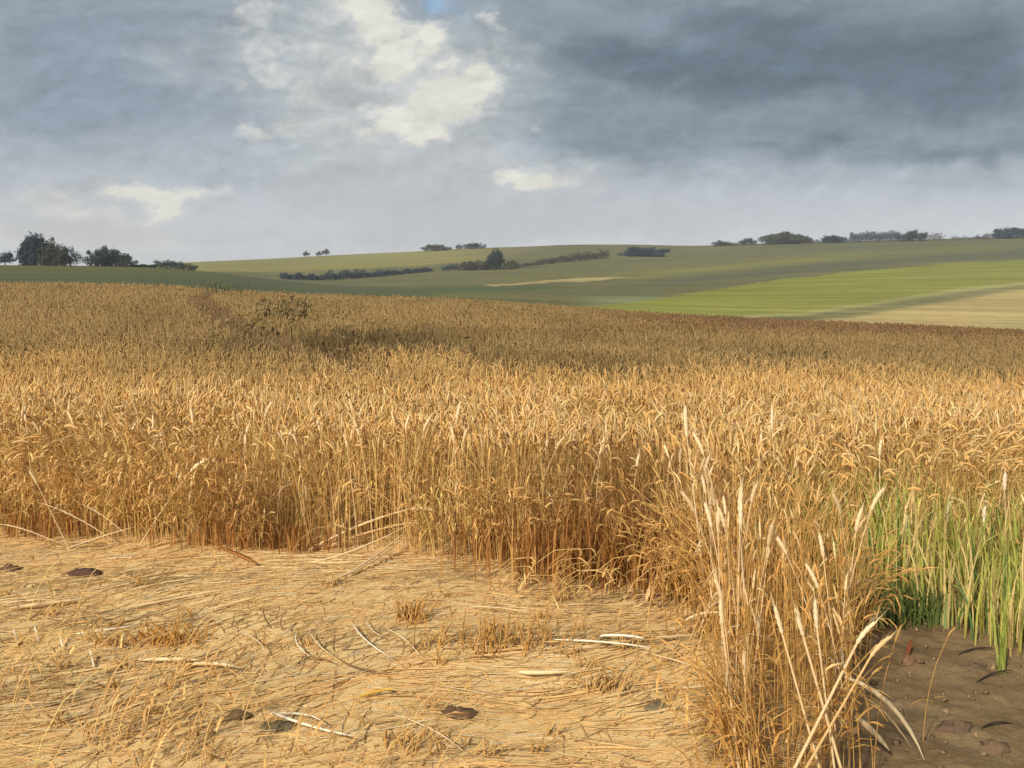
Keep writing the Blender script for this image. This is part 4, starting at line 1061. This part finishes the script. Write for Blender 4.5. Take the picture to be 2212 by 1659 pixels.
mc, gg = mat_new('clod')
tcn = gg.nodes.new('ShaderNodeTexCoord'); nn_ = gg.noise(tcn.outputs['Object'], 25.0, 5, .65)
cm = gg.mix(1.0, gg.attr('tint'), gg.xyz(gg.m('ADD', .6, gg.m('MULTIPLY', nn_, .8)), gg.m('ADD', .6, gg.m('MULTIPLY', nn_, .8)), gg.m('ADD', .6, gg.m('MULTIPLY', nn_, .8))), 'MULTIPLY')
M_CLOD = finish(mc, gg, principled(gg, cm, .95, .1, nn_, .8, .02))
def lump_mesh(name, rx, ry, rz, colr, seed, rough=.35):
    b = MB(); na, nb = 14, 8; r_ = np.random.default_rng(seed)
    th = np.linspace(0, 2 * np.pi, na, endpoint=False); ph = np.linspace(-.25 * np.pi, .5 * np.pi, nb)
    TH, PH = np.meshgrid(th, ph); rad = 1 + rough * (vnoise(np.cos(TH) * 1.7 + seed, np.sin(TH) * 1.7 + PH * 1.3, seed) - .5) * 2 + .12 * r_.normal(size=TH.shape) * (PH < 1.5)
    V = np.stack([np.cos(TH) * np.cos(PH) * rx * rad, np.sin(TH) * np.cos(PH) * ry * rad, np.sin(PH) * rz * rad], -1)
    vi = np.arange(na * nb).reshape(nb, na); vj = np.roll(vi, -1, 1)
    b.add(V.reshape(-1, 3), colr, q=np.stack([vi[:-1], vj[:-1], vj[1:], vi[1:]], -1).reshape(-1, 4))
    return b.mesh(name, M_CLOD, smooth=False)
for i, (x, y, rx, ry, rz, cl, lab, nm, cat) in enumerate([
    (185, 1240, .11, .07, .035, (.10, .055, .035), 'flat dark brown earth clod on the pale ground at the left', 'earth_clod', 'clod'),
    (22, 1232, .07, .05, .03, (.12, .07, .04), 'small dark clod at the left border', 'earth_clod', 'clod'),
    (985, 1542, .085, .05, .028, (.13, .075, .04), 'dark crescent-shaped clod near the bottom in the centre', 'earth_clod', 'clod'),
    (600, 1572, .07, .05, .022, (.16, .12, .06), 'grey-green clod under the longest bright straw', 'earth_clod', 'clod'),
    (510, 1570 - 20, .06, .045, .02, (.2, .13, .06), 'low grey-brown clod left of the longest bright straw', 'earth_clod', 'clod'),
    (1420, 1532, .05, .04, .02, (.19, .15, .08), 'small greyish clod low on the right of the trodden ground', 'earth_clod', 'clod'),
    (1430, 1240, .06, .05, .04, (.24, .24, .22), 'grey stone at the foot of the rust-brown wheat patch', 'field_stone', 'stone'),
    (1962, 1448, .032, .028, .05, (.20, .11, .06), 'upright brown clod with a reddish tip on the soil path', 'earth_clod', 'clod'),
    (2110, 1462, .07, .05, .03, (.15, .10, .06), 'low clod on the soil path below the grass', 'earth_clod', 'clod'),
    (2060, 1580, .08, .05, .03, (.14, .09, .055), 'dark clod in the middle of the soil path', 'earth_clod', 'clod'),
    (2150, 1620, .06, .045, .03, (.17, .11, .065), 'clod near the bottom right corner of the soil path', 'earth_clod', 'clod')]):
    o = link(nm, lump_mesh(nm, rx, ry, rz, cl, 60 + i), None, G(x, y, .0)); tag(o, lab, cat)
    if 'path' in lab: o.location.z += .02
b = MB(); r_ = np.random.default_rng(5)
for i in range(420):     # crumbs of dry earth
    y_ = r_.uniform(3.6, 6.3); x_ = np.interp(y_, [3.6, 4.35, 5.1, 5.85, 6.45], [1.2, 1.34, 1.54, 1.8, 2.1]) + r_.uniform(0, 1.5); sz = r_.gamma(1.5, .0042) + .003
    me = r_.normal(size=(6, 3)) * .25 + np.array([(1, 0, 0), (0, 1, 0), (-1, 0, 0), (0, -1, 0), (0, 0, .8), (0, 0, -.6)])
    ii = int(np.clip((y_ - 2.6) / 3.85 * 209, 0, 209)); jj = int(np.clip((x_ - left[ii]) / (right[ii] - left[ii]) * 129, 0, 129))
    b.add(me * sz + np.array((x_, y_, GZ[ii, jj] + sz * .3)), np.array((.22, .145, .08)) * r_.uniform(.6, 1.5), t=[[0, 1, 4], [1, 2, 4], [2, 3, 4], [3, 0, 4], [1, 0, 5], [2, 1, 5], [3, 2, 5], [0, 3, 5]])
tag(b.build('soil_crumbs', M_CLOD, smooth=False), 'small crumbs of dry brown earth scattered over the soil path', 'soil', None, 'stuff')
# dry dock leaf, reddish
def leaf_thing(pts, w, colr, label):
    P = curve(pts, 7); base = P[0].copy(); b = MB()
    d = norm(P[-1] - P[0]); sd = norm(np.cross(d, (0, 0, 1)))
    ribbon(b, (P - base)[None], w * np.sin(np.linspace(.15, np.pi - .05, 7))[None], sd[None], np.array([colr]))
    me = b.mesh('dry_leaf', M_WHEAT); o = link('dry_leaf', me, None, base); tag(o, label, 'leaf')
    md = o.modifiers.new('thickness', 'SOLIDIFY'); md.thickness = .002
leaf_thing([G(1295, 1268, .02), G(1325, 1250, .05), G(1365, 1222, .06)], .022, (.40, .15, .075), 'reddish dry leaf on the ground below the rust-brown wheat patch')
leaf_thing([G(1958, 1450, .05), G(1964, 1435, .08), G(1968, 1428, .095)], .010, (.32, .09, .03), 'small red-brown leaf stuck on the upright path clod')
leaf_thing([G(470, 1195, .02), G(520, 1215, .05), G(555, 1228, .03)], .02, (.52, .22, .06), 'orange-brown dry leaf before the left crop edge')
leaf_thing([G(1395, 1300, .02), G(1405, 1285, .05), G(1412, 1270, .05)], .018, (.88, .68, .36), 'cream dry leaf left of the amber stubble block')
# twigs on the path
for (x0, y0, x1, y1, lab) in [(2070, 1437, 2150, 1425, 'thin dark twig lying across the top of the soil path'), (2110, 1490, 2190, 1470, 'second dark twig lower on the soil path'), (2120, 1585, 2190, 1572, 'dark twig near the bottom right corner')]:
    p0, p2 = G(x0, y0, .04), G(x1, y1, .04); straw([p0, (p0 + p2) / 2 + np.array((0, .01, .012)), p2], lab, None, .005, (.07, .05, .035), name='twig')['category'] = 'twig'
# green grass tufts that stand out
bm = MB(); ribbon(bm, np.array([[(0, 0, 0), (.01, 0, .2), (.04, 0, .42), (.10, .01, .60)]]), np.array([[.005, .008, .006, .0008]]), np.array([[0.2, 1.0, 0]]), np.array([[.36, .41, .085]]))
blade_me = bm.mesh('blade', M_GRASS)
labs = ['bright green grass tuft at the left start of the green grass', 'upright green grass tuft left of the drooping cream ear', 'green grass tuft right of the drooping cream ear', 'tall vivid green tuft in the right part of the grass',
        'green tuft at the right border of the grass', 'green tuft hanging lowest over the soil path', 'short green tuft at the head of the soil path', 'dark blue-green tuft on the path head beside the wheat']
for i, (x, y, s, nb) in enumerate([(1900, 1300, 1.15, 9), (1985, 1300, 1.0, 7), (2075, 1310, 1.2, 9), (2105, 1320, 1.1, 9), (2180, 1330, 1.1, 8), (2165, 1470, .75, 10), (1985, 1350, .4, 12), (1915, 1360, .42, 12)]):
    root = empty('grass_tuft', G(x, y, 0)); root.scale = (s, s, s); tag(root, labs[i], 'grass tuft', 'green grass tufts')
    for j in range(nb):
        o = link('blade', blade_me, root, (random.gauss(0, .03), random.gauss(0, .02), 0)); o.rotation_euler = (random.uniform(-.15, .15), random.uniform(-.25, .1), random.uniform(0, 6.28)); q_ = random.uniform(.7, 1.15); o.scale = (q_, q_, q_)
tot = sum(len(o.data.polygons) for o in SC.objects if o.type == 'MESH')
print('faces', tot, 'objects', len(SC.objects))
